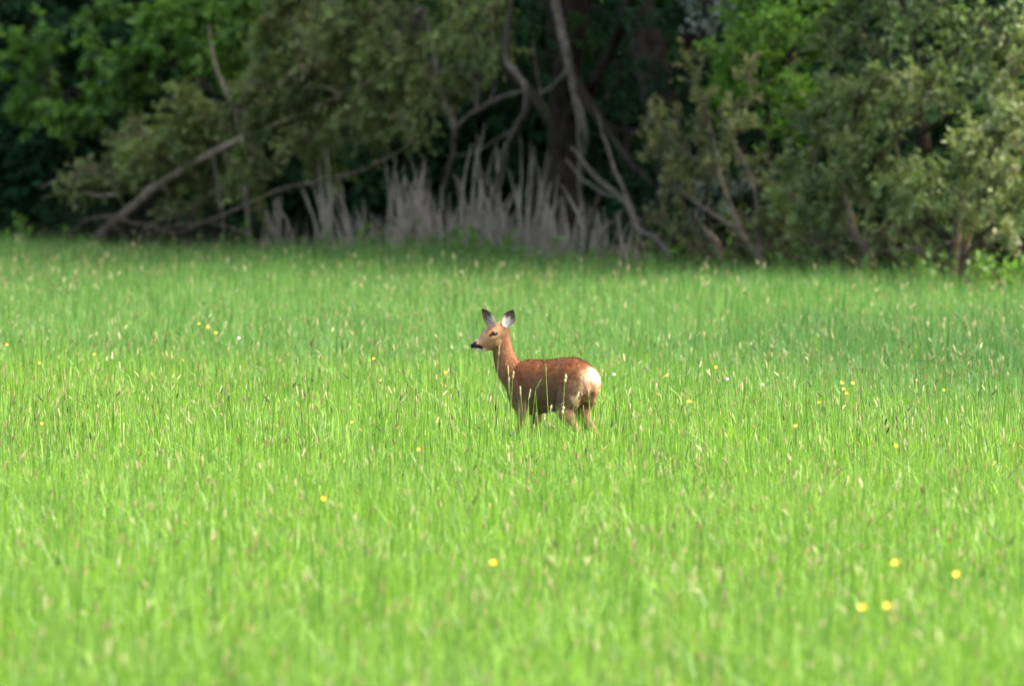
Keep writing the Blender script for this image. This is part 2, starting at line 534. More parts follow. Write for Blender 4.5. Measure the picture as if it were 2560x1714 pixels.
# --- crooked pale stems in the middle
make_tree('crooked_tree', 'crooked grey tree snaking up beside the massive dark trunk', 'tree',
          [([(1205, 640), (1225, 540), (1240, 470), (1255, 420), (1268, 365), (1297, 312), (1318, 265), (1318, 232), (1292, 185), (1266, 143), (1268, 90), (1277, 30), (1272, -60)],
            [.028, .028, .028, .032, .036, .038, .036, .034, .036, .036, .034, .032, .028]),
           ([(1314, 226), (1262, 240), (1205, 272), (1157, 302), (1138, 335), (1128, 395), (1112, 455), (1098, 520)], [.022, .024, .026, .03, .034, .026, .022, .016]),
           ([(1140, 325), (1120, 262), (1098, 190), (1080, 110), (1060, 20)], [.04, .034, .028, .022, .012]),
           ([(1297, 312), (1250, 345), (1190, 378), (1120, 392)], [.018, .014, .01, .005])],
          [(1000, 60, 70), (1060, 140, 60), (1120, 60, 60), (1010, 200, 60), (1090, 240, 45), (1180, 120, 45), (1200, 30, 50), (960, 290, 45), (900, 250, 45), (1150, 190, 40), (1040, 300, 40), (1230, 110, 35), (930, 340, 35), (1130, 10, 50), (1080, 180, 45)], 0.4,
          M['leaf_olive'], M['bark_grey'], 0.09, 0.034, dens=0.55, per=12, tlen=.3, droop=.7, odd=.25)
make_tree('pale_stemmed_tree', 'pale mottled upper stem bending to a stub beside the massive trunk', 'tree',
          [([(1470, 650), (1462, 560), (1450, 470), (1452, 380), (1448, 300), (1430, 215), (1424, 170), (1412, 110), (1398, 50), (1386, 0), (1370, -120)],
            [.04, .036, .034, .034, .032, .036, .045, .05, .05, .05, .04]),
           ([(1426, 172), (1400, 205), (1372, 226), (1355, 240)], [.05, .038, .032, .024]),
           ([(1442, 245), (1458, 290), (1466, 340), (1462, 385)], [.03, .034, .03, .012])],
          [(1370, 10, 35), (1330, 60, 30)], 0.9,
          M['leaf_shade'], M['bark_grey'], 0.08, 0.03, dens=0.3, per=10, tlen=.25, droop=.5)
make_tree('fallen_bough', 'bare grey forked bough sagging from the dark trunk to the grass', 'branch',
          [([(1690, 670), (1672, 640), (1640, 596), (1590, 566), (1575, 520), (1545, 490), (1500, 455), (1455, 400), (1430, 370)], [.024, .028, .032, .034, .037, .037, .028, .022, .014]),
           ([(1550, 494), (1500, 482), (1450, 440), (1415, 400)], [.026, .022, .018, .009]),
           ([(1575, 520), (1545, 440), (1515, 360), (1490, 280)], [.026, .022, .017, .008]),
           ([(1600, 560), (1640, 500), (1690, 470), (1750, 455)], [.02, .014, .01, .004]),
           ([(1500, 485), (1478, 560), (1462, 640)], [.024, .02, .02]),
           ([(1570, 510), (1520, 570), (1480, 640)], [.014, .012, .008])], [], -0.6,
          M['leaf_olive'], M['bark_grey'], .07, .02)

# --- leaning willow on the left
make_tree('leaning_willow', 'willow leaning low over dead branches, its pale bare trunk rising from the grass', 'tree',
          [([(200, 650, -.3), (243, 603, -.3), (315, 535, -.3), (390, 468, -.3), (455, 428, -.3), (520, 390, -.3), (607, 347, -.1), (740, 290, .1), (860, 236, .1), (980, 175, .1), (1090, 95, .1), (1180, -10, -.3)],
            [.05, .06, .06, .058, .05, .044, .036, .03, .034, .028, .02, .01]),
           ([(390, 468), (330, 480), (250, 490), (180, 478), (110, 495)], [.03, .02, .017, .012, .005]),
           ([(400, 462), (350, 440), (280, 432), (200, 430), (100, 470)], [.025, .018, .014, .011, .004]),
           ([(860, 236), (790, 215), (700, 240), (600, 280), (520, 310)], [.03, .022, .018, .012, .005]),
           ([(607, 347), (580, 260), (540, 170), (520, 60)], [.03, .024, .018, .008]),
           ([(740, 290), (740, 190), (770, 90), (800, -20)], [.03, .025, .02, .01])],
          [(330, 340, 55), (290, 380, 45), (400, 380, 60), (350, 410, 45), (470, 350, 65), (530, 290, 60), (470, 250, 50), (560, 360, 50), (620, 270, 70), (700, 210, 75), (640, 180, 60),
           (780, 150, 80), (860, 90, 80), (780, 60, 70), (940, 40, 80), (700, 300, 60), (800, 260, 65), (900, 190, 70), (980, 120, 70), (760, 350, 50), (860, 320, 50), (660, 400, 45),
           (580, 430, 40), (950, 260, 50), (820, 400, 40), (460, 440, 40), (690, 110, 55), (700, 30, 60), (1040, 60, 55), (520, 470, 35), (640, 470, 35), (240, 420, 30), (180, 440, 30), (290, 460, 32), (420, 500, 30)], 0.6,
          M['leaf_olive'], M['bark_willow'], 0.095, 0.040, dens=0.75, per=13, tlen=.24, droop=.35, odd=.25, stick=.5)
make_tree('broadleaf_tree', 'bright green broad-leaved tree hanging its sprays over the shade', 'tree',
          [([(420, 650, 1.5), (440, 500, 1.5), (500, 330, 1.2), (470, 150, 1), (440, -50, 1)], [.08, .075, .06, .05, .04]),
           ([(545, 240), (500, 200), (440, 150), (380, 100), (330, 40)], [.03, .034, .03, .025, .012]),
           ([(470, 150, 1), (360, 170), (240, 210), (120, 240)], [.035, .022, .015, .005]),
           ([(450, 30, 1), (520, 40), (600, 20)], [.03, .02, .008])],
          [(380, 70, 60), (450, 40, 65), (310, 130, 45), (250, 105, 35), (330, 160, 35), (420, 110, 50), (500, 100, 45), (520, 20, 60), (600, 20, 50), (270, 230, 45), (200, 260, 45), (110, 250, 40), (80, 290, 30),
           (320, 235, 45), (170, 290, 35), (100, 165, 30), (60, 190, 25), (540, 130, 35), (590, 170, 30), (470, 20, 50), (240, 20, 45), (130, 90, 30), (560, 300, 30), (60, 100, 30)], 1.6,
          M['leaf_bright'], M['bark_dark'], 0.13, 0.085, dens=0.30, per=10, tlen=.3, droop=.4, flat=.55)
# low dead branches on the left
for lab, limbs in [
    ('long thin dead branch rising from the grass under the leaning willow', [([(330, 640), (362, 570), (433, 582), (520, 552), (607, 517), (690, 478), (770, 458), (860, 440), (960, 400), (1040, 350)], [.012, .016, .018, .018, .018, .017, .016, .016, .013, .006])]),
    ('dead branch arching low beside the foot of the leaning willow', [([(150, 640), (200, 560), (260, 540), (350, 560), (420, 545), (500, 500)], [.016, .014, .013, .013, .01, .004]), ([(260, 540), (300, 580), (340, 625)], [.01, .009, .006])]),
    ('brown dead branch lying in the dark under the willow trunk', [([(300, 650), (380, 590), (470, 560), (540, 560), (620, 590), (680, 640)], [.015, .016, .015, .013, .01, .008]), ([(470, 560), (500, 510), (560, 470)], [.011, .009, .004])]),
    ('broken grey stem with a hooked top standing under the willow', [([(622, 640), (622, 560), (618, 505), (612, 468)], [.034, .03, .026, .03])]),
    ('thin grey stem standing under the willow beside the hooked stem', [([(565, 640), (556, 560), (548, 490), (540, 430), (530, 380)], [.02, .018, .015, .012, .008])]),
]:
    make_tree('dead_branch', lab, 'branch', limbs, [], -0.3, M['leaf_olive'], M['bark_grey'] if 'grey' in lab else M['bark_olive'], .07, .02)

# --- right-hand bushes
make_tree('vivid_bush', 'vivid green leafy bush beside the dark slanting tree', 'bush',
          [([(1935, 670, .5), (1930, 520, .5), (1920, 350, .5), (1905, 180, .3), (1880, 0), (1870, -80)], [.05, .045, .04, .035, .025, .015]),
           ([(1920, 350, .5), (1860, 250), (1800, 150)], [.03, .02, .008]), ([(1910, 220, .3), (1980, 130), (2040, 40)], [.03, .02, .008])],
          [(1880, 40, 55), (1860, 110, 60), (1930, 80, 60), (1990, 60, 60), (1830, 180, 50), (1900, 180, 60), (1970, 160, 60), (1850, 250, 45), (1920, 260, 50), (2010, 230, 45), (1990, 300, 35), (1960, 330, 35), (1810, 130, 35), (2040, 130, 45), (1800, 240, 30), (2060, 20, 50), (1900, -20, 50)], 1.1,
          M['leaf_vivid'], M['bark_dark'], 0.085, 0.05, dens=0.48, per=12, tlen=.26, droop=.15, up=.3, odd=.2)
make_tree('yellowish_sapling', 'spindly sapling with pale yellowish leaves and forked bare stems', 'sapling',
          [([(1925, 720), (1917, 679), (1885, 625), (1857, 583), (1830, 520), (1806, 459), (1790, 380), (1770, 300), (1745, 200)], [.03, .032, .03, .03, .026, .024, .02, .014, .006]),
           ([(1905, 660), (1900, 597), (1892, 520), (1875, 436), (1850, 385), (1829, 340), (1800, 280)], [.028, .028, .024, .022, .016, .012, .005]),
           ([(1857, 583), (1810, 555), (1760, 520), (1710, 482), (1660, 420)], [.022, .02, .018, .014, .006]),
           ([(1806, 459), (1740, 400), (1680, 350), (1640, 300)], [.014, .012, .009, .004]),
           ([(1829, 340), (1860, 260), (1870, 190)], [.01, .008, .004]),
           ([(1770, 300), (1735, 220), (1722, 150)], [.009, .007, .003]), ([(1700, 370), (1690, 310), (1700, 260)], [.008, .006, .003]), ([(1650, 400), (1628, 350), (1612, 300)], [.008, .006, .003])],
          [(1640, 330, 26), (1625, 380, 24), (1670, 370, 28), (1700, 340, 26), (1660, 420, 26), (1715, 400, 24), (1750, 370, 24), (1690, 300, 20), (1640, 290, 18), (1745, 300, 22), (1755, 240, 20), (1735, 190, 18), (1725, 160, 14),
           (1790, 290, 20), (1850, 250, 20), (1865, 200, 18), (1870, 165, 14), (1840, 320, 24), (1780, 420, 26), (1730, 455, 24), (1870, 330, 26), (1820, 380, 26), (1890, 400, 26), (1680, 460, 20), (1800, 340, 22), (1850, 420, 26), (1900, 470, 26)], -0.7,
          M['leaf_yellow'], M['bark_olive'], 0.06, 0.034, dens=0.40, per=11, tlen=.15, droop=.0, up=.9, flat=1.5, odd=.25, stick=.6)
make_tree('willow_bush', 'grey-green willow bush spreading wide over brown twigs', 'bush',
          [([(2160, 740), (2155, 640), (2130, 560), (2110, 460), (2120, 350), (2150, 240), (2180, 120)], [.05, .045, .04, .035, .03, .022, .01]),
           ([(2140, 600), (2060, 540), (1990, 500), (1940, 450)], [.03, .024, .018, .006]),
           ([(2120, 470), (2190, 400), (2250, 330), (2300, 290)], [.03, .026, .022, .012]),
           ([(2140, 620), (2220, 570), (2300, 560)], [.024, .018, .008])],
          [(1990, 460, 50), (1960, 510, 45), (2040, 440, 55), (2060, 500, 55), (2010, 540, 45), (2110, 450, 60), (2120, 520, 55), (2050, 360, 50), (2110, 310, 55), (2170, 380, 60), (2080, 250, 50), (2160, 240, 55), (2230, 300, 50),
           (2220, 200, 55), (2190, 450, 50), (2180, 500, 45), (2290, 240, 50), (2260, 420, 45), (2250, 490, 40), (2330, 190, 50), (2020, 300, 35), (2300, 460, 40), (2320, 520, 40), (2080, 580, 35), (1940, 570, 30), (2290, 560, 35), (1980, 400, 35), (2030, 600, 32), (2120, 610, 32), (2210, 590, 36), (2300, 630, 30), (1960, 630, 26), (2180, 650, 26)], -0.3,
          M['leaf_willow'], M['bark_olive'], 0.088, 0.040, dens=0.62, per=12, tlen=.22, droop=.2, up=.2, odd=.18, stick=.5)
make_tree('pale_olive_bush', 'rounded pale olive bush standing in front of the willow bush', 'bush',
          [([(2410, 780), (2405, 690), (2415, 600), (2440, 480), (2480, 380), (2520, 300)], [.05, .046, .04, .03, .022, .01]),
           ([(2412, 640), (2480, 560), (2560, 500), (2620, 460)], [.03, .024, .016, .006])],
          [(2460, 360, 50), (2430, 410, 50), (2490, 420, 60), (2540, 340, 55), (2560, 420, 60), (2420, 470, 45), (2480, 500, 55), (2550, 510, 55), (2500, 300, 40), (2560, 280, 45), (2400, 390, 30), (2440, 540, 40), (2530, 570, 40), (2620, 380, 70), (2630, 520, 60), (2570, 110, 35), (2560, 170, 30), (2545, 230, 25)], -1.2,
          M['leaf_pale'], M['bark_olive'], 0.075, 0.038, dens=0.75, per=12, tlen=.2, droop=.15, up=.25, odd=.15, stick=.5)
make_tree('dark_green_tree', 'deep green tree spreading above the willow bush', 'tree',
          [([(2330, 740, 1.5), (2330, 560, 1.5), (2310, 380, 1.2), (2280, 200, 1), (2260, 0, 1), (2250, -120, 1)], [.09, .08, .07, .06, .05, .04]),
           ([(2400, 280), (2340, 310), (2280, 350), (2200, 370)], [.03, .026, .022, .01]),
           ([(2290, 240, 1), (2380, 140), (2460, 40)], [.04, .03, .012])],
          [(2120, 40, 55), (2190, 70, 60), (2260, 30, 60), (2330, 70, 65), (2410, 40, 60), (2480, 90, 60), (2400, 140, 60), (2310, 140, 55), (2230, 130, 50), (2480, 180, 55), (2420, 230, 50), (2150, 130, 45), (2520, 30, 60), (2100, 180, 40), (2350, 240, 40), (2470, 250, 40), (2080, 90, 45)], 0.7,
          M['leaf_deep'], M['bark_dark'], 0.085, 0.045, dens=0.42, per=11, tlen=.26, droop=.25, odd=.2)
make_tree('blossom_shrub', 'low shrub with grey-white blossom behind the forked sapling stems', 'shrub',
          [([(1780, 690), (1775, 600), (1765, 520), (1770, 460)], [.03, .025, .018, .008]), ([(1772, 580), (1820, 520), (1850, 480)], [.016, .012, .005])],
          [(1740, 500, 24), (1770, 480, 26), (1800, 470, 24), (1830, 490, 26), (1760, 530, 26), (1810, 520, 24), (1840, 455, 18)], 0.5,
          M['blossom'], M['bark_dark'], 0.045, 0.04, dens=0.8, per=9, tlen=.14, droop=.05, odd=.55)
make_tree('blossom_tree', 'slim tree with grey-white blossom high beside the slanting tree', 'tree',
          [([(1745, 650, 1), (1750, 400, 1), (1755, 200, 1), (1760, 40), (1765, -80)], [.035, .03, .025, .02, .01])],
          [(1740, 20, 24), (1770, 45, 24), (1810, 20, 22), (1830, 60, 20), (1740, 80, 18), (1780, 0, 24)], 1.6,
          M['blossom'], M['bark_dark'], 0.05, 0.042, dens=0.7, per=9, tlen=.16, droop=.1, odd=.6)
make_tree('tangled_shrub', 'feathery tangled shrub between the bare forked bough and the sapling stems', 'shrub',
          [([(1760, 690), (1750, 620), (1735, 560), (1700, 500), (1670, 440)], [.022, .02, .016, .012, .005]),
           ([(1752, 640), (1700, 600), (1650, 560), (1610, 530)], [.014, .011, .008, .004]), ([(1745, 600), (1800, 560), (1850, 530)], [.014, .011, .005]), ([(1735, 560), (1760, 490), (1765, 420)], [.012, .009, .004])],
          [(1690, 480, 26), (1650, 540, 26), (1620, 560, 24), (1720, 560, 30), (1680, 600, 28), (1770, 600, 30), (1830, 560, 28), (1850, 610, 28), (1740, 620, 26), (1800, 640, 26), (1890, 620, 24), (1770, 450, 24), (1640, 620, 20), (1600, 610, 18)], -0.2,
          M['leaf_willow'], M['bark_olive'], 0.065, 0.030, dens=0.40, per=9, tlen=.22, droop=.1, up=.3, odd=.35, stick=.9, stick_r=.005)
# bare twigs under the right-hand bushes
bare = [('bare brown branch bowing down to the grass under the pale olive bush', [([(2120, 700), (2180, 650), (2260, 625), (2360, 635), (2440, 650), (2500, 700)], [.012, .013, .013, .012, .011, .01])]),
        ('bare branch reaching out low from the willow bush towards the sapling', [([(2230, 560), (2150, 610), (2060, 615), (1980, 600), (1915, 622)], [.014, .014, .013, .011, .006]), ([(2060, 615), (2000, 640), (1930, 650)], [.009, .008, .004])]),
        ('forked bare twig standing under the willow bush', [([(2190, 720), (2185, 650), (2150, 600), (2100, 570)], [.013, .013, .01, .005]), ([(2185, 650), (2215, 600), (2270, 575)], [.01, .008, .004])]),
        ('bare grey stem leaning out of the grass beside the forked sapling', [([(1810, 690), (1795, 620), (1760, 570), (1740, 540)], [.05, .04, .024, .01]), ([(1800, 630), (1740, 660), (1720, 680)], [.014, .011, .006])]),
        ('thick grey leg of a bush under the rounded pale olive leaves', [([(2380, 760), (2385, 660), (2395, 560), (2400, 500)], [.045, .04, .036, .03]), ([(2390, 600), (2330, 640), (2300, 690)], [.016, .013, .008])])]
for lab, limbs in bare:
    make_tree('bare_branch', lab, 'branch', limbs, [], -0.9, M['leaf_olive'], M['bark_olive'], .07, .02)
# fine brown brush at the foot of the bushes and under the willow
def brush(name, label, rows, n, mat, hgt, rad, off=(-.6, .6), lean=.5):
    b = Bag()
    for k in range(n):
        x0, x1 = rows[RNG.integers(0, len(rows))]
        px = RNG.uniform(x0, x1)
        d = edge_px(px) + RNG.uniform(*off)
        a = at(px, 600, d); a[2] = ground_z(a[0], a[1])
        h = hgt * RNG.uniform(.45, 1.15)
        dx, dy = RNG.normal(0, lean, 2)
        c = a + np.array([dx * h, dy * h * .6, h])
        m = (a + c) / 2 + np.r_[RNG.normal(0, .08 * h, 2), .12 * h]
        b.tube([a, m, c], [rad, rad * .8, rad * .3], seg=3, step=.25)
    return tag(obj(name, b.mesh(name), mat), label, 'brushwood', kind='stuff')
brush('brushwood', 'tangle of fine brown twigs along the foot of the right-hand bushes', [(1700, 2620), (1900, 2600)], 330, M['bark_dark'], .95, .006, lean=.8)
brush('brushwood', 'tangle of fine brown twigs under the leaning willow', [(120, 820)], 420, M['bark_dark'], .75, .005, lean=1.0)

# --- dead stalks: clumps like small tents
STALK = []
for k in range(6):
    b = Bag()
    b.tube([[0, 0, 0], [RNG.normal(0, .01), RNG.normal(0, .01), .35], [RNG.normal(0, .025), RNG.normal(0, .025), .7], [RNG.normal(0, .05), RNG.normal(0, .05), 1.0]],
           [.011, .010, .008, .003], seg=5, step=.12, rough=.2)
    me = b.mesh('stalk'); me.materials.append(M['dead_wood']); STALK.append(me)
clumps_px = [(728, 500, 26), (805, 470, 22), (858, 385, 42), (895, 500, 30), (975, 415, 34), (1012, 400, 38), (1042, 330, 36), (1075, 460, 30), (1120, 480, 34), (1168, 340, 30), (1205, 380, 36), (1245, 520, 26), (1262, 430, 22),
             (1298, 360, 26), (1345, 400, 26), (1375, 450, 28), (1430, 500, 26), (1480, 470, 22), (1525, 525, 24), (1565, 540, 22), (1605, 560, 20), (1640, 575, 18), (1160, 520, 36), (940, 520, 28), (655, 545, 20), (1320, 520, 26), (1090, 540, 40), (1000, 530, 34)]
clump_note = {655: 'small clump of dead stalks beside the broken stem with a hooked top', 858: 'tall broad tent of dead stalks crossed by the long thin dead branch', 728: 'low clump of dead stalks between the hooked stem and the tall tent of stalks',
              1042: 'tall slim tent of dead stalks beside the end of the long thin dead branch', 1205: 'tall clump of dead stalks around the foot of the crooked grey tree', 1430: 'low clump of dead stalks at the foot of the massive dark trunk',
              1565: 'low clump of dead stalks under the bare forked bough', 1525: 'low clump of dead stalks between the massive dark trunk and the forked bough'}
for k, (px, top, wpx) in enumerate(clumps_px):
    off = RNG.uniform(-.7, .5)
    d = edge_px(px) + off
    base = at(px, 600, d); base[2] = 0
    k_m = d / F_PX
    h = at(px, top, d)[2]
    root = thing('dead_stalk_clump', clump_note.get(px, 'clump of dead grey-brown stalks leaning together in the long stand behind the grass'), 'dead stalks', base, 'clumps of dead stalks in front of the wood')
    apex = RNG.normal(0, .12)
    nst = int(9 + wpx * .24)
    for q in range(nst):
        o = bpy.data.objects.new('stalk', STALK[RNG.integers(0, 6)])
        C.objects.link(o); o.parent = root
        bx = RNG.uniform(-1, 1) * wpx * 1.25 * k_m
        by = RNG.uniform(-.2, .2)
        hh = h * RNG.uniform(.35, 1.1)
        tx = bx * .45 + apex * h * .7 + RNG.normal(0, .10)
        v = Vector((tx - bx, -by * .5 + RNG.normal(0, .05), hh))
        o.location = (bx, by, -0.02)
        o.rotation_mode = 'QUATERNION'
        o.rotation_quaternion = v.to_track_quat('Z', 'Y')
        w = RNG.uniform(.8, 1.7)
        o.scale = (w, w, v.length)
brush('dead_stems', 'grey fringe of fine dead stems standing at the edge of the wood', [(780, 1560), (900, 1450), (1050, 1400)], 750, M['dead_wood'], .70, .006, off=(-.9, .5), lean=.22)

# --- fresh green plants at the foot of the wood
def herbs():
    tws = []
    b = Bag()
    for k in range(260):
        px = RNG.choice([RNG.uniform(-100, 2700), RNG.uniform(2150, 2620), RNG.uniform(900, 1300)])
        d = edge_px(px) + RNG.uniform(-2.2, 1.0)
        a = at(px, 600, d); a[2] = 0
        h = RNG.uniform(.35, .65)
        tws.append(np.array([[*a, RNG.normal(0, .12), RNG.normal(0, .12), 1, h, RNG.uniform(.2, .8), 0]]))
    V, Q, ti, od = leaf_cloud(np.concatenate(tws), 0.10, 0.05, 18, .1)
    me = mesh_np('herbs', V, Q); attr(me, 'tint', ti); attr(me, 'odd', od)
    tag(obj('undergrowth', me, M['leaf_bright']), 'green leafy herbs along the foot of the wood', 'undergrowth', kind='stuff')
herbs()

# ------------------------------------------------------------------ meadow
def blade_mesh(name, blades):
    """blades: rows x, y, height, width, lean dir, lean amount, curl, tint"""
    V, T, Q, ti = [], [], [], []
    n = 0
    for (x, y, h, w, a, le, cu, t) in blades:
        dx, dy = math.cos(a), math.sin(a)
        sx, sy = -dy, dx
        tw = random.uniform(-1.2, 1.2)
        for k, s in enumerate((0, .34, .66, .88)):
            off = le * h * s + cu * h * s ** 3
            zz = h * (s - 0.45 * abs(cu) * s ** 4)
            ww = w * (0.8, 1, .75, .42)[k] * .5
            ca, sa = math.cos(tw * s), math.sin(tw * s)
            ux, uy = sx * ca + dx * sa, sy * ca + dy * sa
            V += [(x + dx * off - ux * ww, y + dy * off - uy * ww, zz), (x + dx * off + ux * ww, y + dy * off + uy * ww, zz)]
        off = le * h + cu * h
        V.append((x + dx * off, y + dy * off, h * (1 - .45 * abs(cu))))
        for k in range(3):
            Q.append((n + 2*k, n + 2*k + 1, n + 2*k + 3, n + 2*k + 2))
        T.append((n + 6, n + 7, n + 8))
        ti += [t] * 9
        n += 9
    me = mesh_np(name, V, Q, T, smooth=True)
    attr(me, 'tint', ti)
    return me

def grass_mat():
    m, nt, out = new_mat('meadow_grass')
    a = N(nt, 'ShaderNodeAttribute', attribute_name='tint')
    g = N(nt, 'ShaderNodeNewGeometry')
    sep = N(nt, 'ShaderNodeSeparateXYZ')
    nt.links.new(g.outputs['Position'], sep.inputs[0])
    n1 = noise(nt, 0.16, 3, g.outputs['Position'])
    n2 = noise(nt, 0.9, 3, g.outputs['Position'])
    # the far sward is coloured bluer than the near one
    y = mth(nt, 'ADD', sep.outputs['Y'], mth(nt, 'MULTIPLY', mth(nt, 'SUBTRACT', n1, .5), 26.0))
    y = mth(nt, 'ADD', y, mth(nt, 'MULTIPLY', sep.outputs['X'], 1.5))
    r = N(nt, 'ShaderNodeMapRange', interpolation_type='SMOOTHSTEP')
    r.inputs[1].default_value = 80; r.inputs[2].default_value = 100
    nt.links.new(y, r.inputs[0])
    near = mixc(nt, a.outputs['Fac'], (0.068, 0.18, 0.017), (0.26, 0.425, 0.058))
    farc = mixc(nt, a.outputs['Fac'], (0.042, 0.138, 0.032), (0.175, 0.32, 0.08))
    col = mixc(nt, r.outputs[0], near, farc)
    oi = N(nt, 'ShaderNodeObjectInfo')
    col = mixc(nt, mth(nt, 'MULTIPLY', mth(nt, 'POWER', oi.outputs['Random'], 2.0), .75), col, (0.045, 0.13, 0.024))
    col = mixc(nt, mth(nt, 'MULTIPLY', mth(nt, 'SUBTRACT', n2, .45, True), 1.2, True), col, (0.18, 0.30, 0.05))
    # a darker, bluer patch of grass in the field
    dx = mth(nt, 'DIVIDE', mth(nt, 'SUBTRACT', sep.outputs['X'], 3.6), 2.6)
    dy = mth(nt, 'DIVIDE', mth(nt, 'SUBTRACT', sep.outputs['Y'], 98.0), 13.0)
    rr = mth(nt, 'ADD', mth(nt, 'MULTIPLY', dx, dx), mth(nt, 'MULTIPLY', dy, dy))
    k = mth(nt, 'SUBTRACT', 1.25, mth(nt, 'ADD', rr, mth(nt, 'MULTIPLY', n2, .5)), True)
    col = mixc(nt, mth(nt, 'MULTIPLY', k, .75), col, mixc(nt, a.outputs['Fac'], (0.018, 0.085, 0.022), (0.09, 0.20, 0.055)))
    leafy(nt, out, col, 0.42, 0.38, 0.45)
    return m
M['grass'] = grass_mat()

def variant_collection(name, meshes, mats):
    col = bpy.data.collections.new(name)
    for i, me in enumerate(meshes):
        o = bpy.data.objects.new(f'{name}_{i:02d}', me)
        col.objects.link(o)
    return col

def scatter(name, pts, rot, scl, idx, col):
    me = bpy.data.meshes.new(name)
    me.vertices.add(len(pts))
    me.vertices.foreach_set('co', np.asarray(pts, dtype=np.float32).ravel())
    attr(me, 'rot', rot, 'FLOAT_VECTOR'); attr(me, 'scl', scl, 'FLOAT_VECTOR'); attr(me, 'idx', idx, 'INT')
    o = bpy.data.objects.new(name, me); C.objects.link(o)
    ng = bpy.data.node_groups.new(name, 'GeometryNodeTree')
    ng.interface.new_socket('Geometry', in_out='INPUT', socket_type='NodeSocketGeometry')
    ng.interface.new_socket('Geometry', in_out='OUTPUT', socket_type='NodeSocketGeometry')
    gi = ng.nodes.new('NodeGroupInput'); go = ng.nodes.new('NodeGroupOutput')
    ci = ng.nodes.new('GeometryNodeCollectionInfo')
    ci.inputs['Collection'].default_value = col
    ci.inputs['Separate Children'].default_value = True
    ci.inputs['Reset Children'].default_value = True
    ip = ng.nodes.new('GeometryNodeInstanceOnPoints')
    ip.inputs['Pick Instance'].default_value = True
    def na(nm, t):
        a = ng.nodes.new('GeometryNodeInputNamedAttribute'); a.data_type = t
        a.inputs[0].default_value = nm
        return a.outputs[0]
    ng.links.new(gi.outputs[0], ip.inputs['Points'])
    ng.links.new(ci.outputs[0], ip.inputs['Instance'])
    ng.links.new(na('idx', 'INT'), ip.inputs['Instance Index'])
    ng.links.new(na('rot', 'FLOAT_VECTOR'), ip.inputs['Rotation'])
    ng.links.new(na('scl', 'FLOAT_VECTOR'), ip.inputs['Scale'])
    ng.links.new(ip.outputs[0], go.inputs[0])
    md = o.modifiers.new('scatter', 'NODES'); md.node_group = ng
    return o

def field_points(density, y0=44.0, y1=152.0, margin=1.3):
    """points spread evenly over the part of the meadow in view"""
    wmax = 2 * (y1 * 1280 / F_PX + margin)
    n = int(density * wmax * (y1 - y0))
    x = RNG.uniform(-wmax / 2, wmax / 2, n); y = RNG.uniform(y0, y1, n)
    k = (np.abs(x) < y * 1280 / F_PX + margin) & (y < edge_x(x) + RNG.uniform(-1.0, 2.2, n))
    return x[k], y[k]

tufts = []
for v in range(9):
    bl = []
    for k in range(22):
        h = random.gauss(.40, .075)
        bl.append((random.gauss(0, .075), random.gauss(0, .075), h * random.choice([1, 1, .85, 1.15]), random.choice([.0035, .005, .007, .0115]), random.uniform(0, 6.283),
                   random.uniform(0, .20), random.choice([0, 0, .05, .2, .5, .8]) * random.uniform(.5, 1.2), random.random()))
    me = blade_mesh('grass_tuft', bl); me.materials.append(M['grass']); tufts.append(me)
x, y = field_points(62)
n = len(x)
hs = 0.69 + 0.10 * np.sin(x * .9 + y * .23) * np.sin(y * .31 - x * .4) + RNG.normal(0, .09, n)
hs += .07 * np.sin(x * 3.1 + 1.3 * np.sin(y * 1.1)) * np.sin(y * 2.3 + 1.7 * np.sin(x * 1.3 + 2)) + .06 * np.sin(x * 6.3 + y) * np.sin(y * .9 - x * 2.2)
hs *= np.interp(y, [44, 85, 105, 150], [1.05, 1.0, 1.14, 1.08])
hs += np.clip(1 - (edge_x(x) - y) / 7.0, 0, 1) * (.03 + RNG.normal(0, .14, n))
scl = np.c_[np.ones(n), np.ones(n), np.clip(hs, .45, 1.5)]
rot = np.c_[RNG.normal(0, .06, n), RNG.normal(0, .06, n), RNG.uniform(0, 6.283, n)]
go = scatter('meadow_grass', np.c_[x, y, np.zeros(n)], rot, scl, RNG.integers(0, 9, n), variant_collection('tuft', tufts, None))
tag(go, 'tall fresh green meadow grass covering the whole field', 'grass', kind='stuff')

def plain_mat(name, c1, c2, rough=.7, transl=.2):
    m, nt, out = new_mat(name)
    oi = N(nt, 'ShaderNodeObjectInfo')
    g = N(nt, 'ShaderNodeNewGeometry')
    f = noise(nt, 60, 2, g.outputs['Position'])
    col = mixc(nt, mth(nt, 'ADD', mth(nt, 'MULTIPLY', oi.outputs['Random'], .75), mth(nt, 'MULTIPLY', f, .25)), c1, c2)
    leafy(nt, out, col, transl, rough, .2)
    return m
M['stem'] = plain_mat('grass_stem', (0.09, 0.18, 0.03), (0.20, 0.28, 0.07))
M['seed_pale'] = plain_mat('seed_pale', (0.34, 0.33, 0.16), (0.55, 0.50, 0.30))
M['seed_tan'] = plain_mat('seed_tan', (0.26, 0.19, 0.09), (0.42, 0.33, 0.17))
M['seed_brown'] = plain_mat('seed_brown', (0.14, 0.085, 0.045), (0.26, 0.175, 0.10))
M['seed_dark'] = plain_mat('seed_dark', (0.035, 0.05, 0.03), (0.09, 0.09, 0.05))

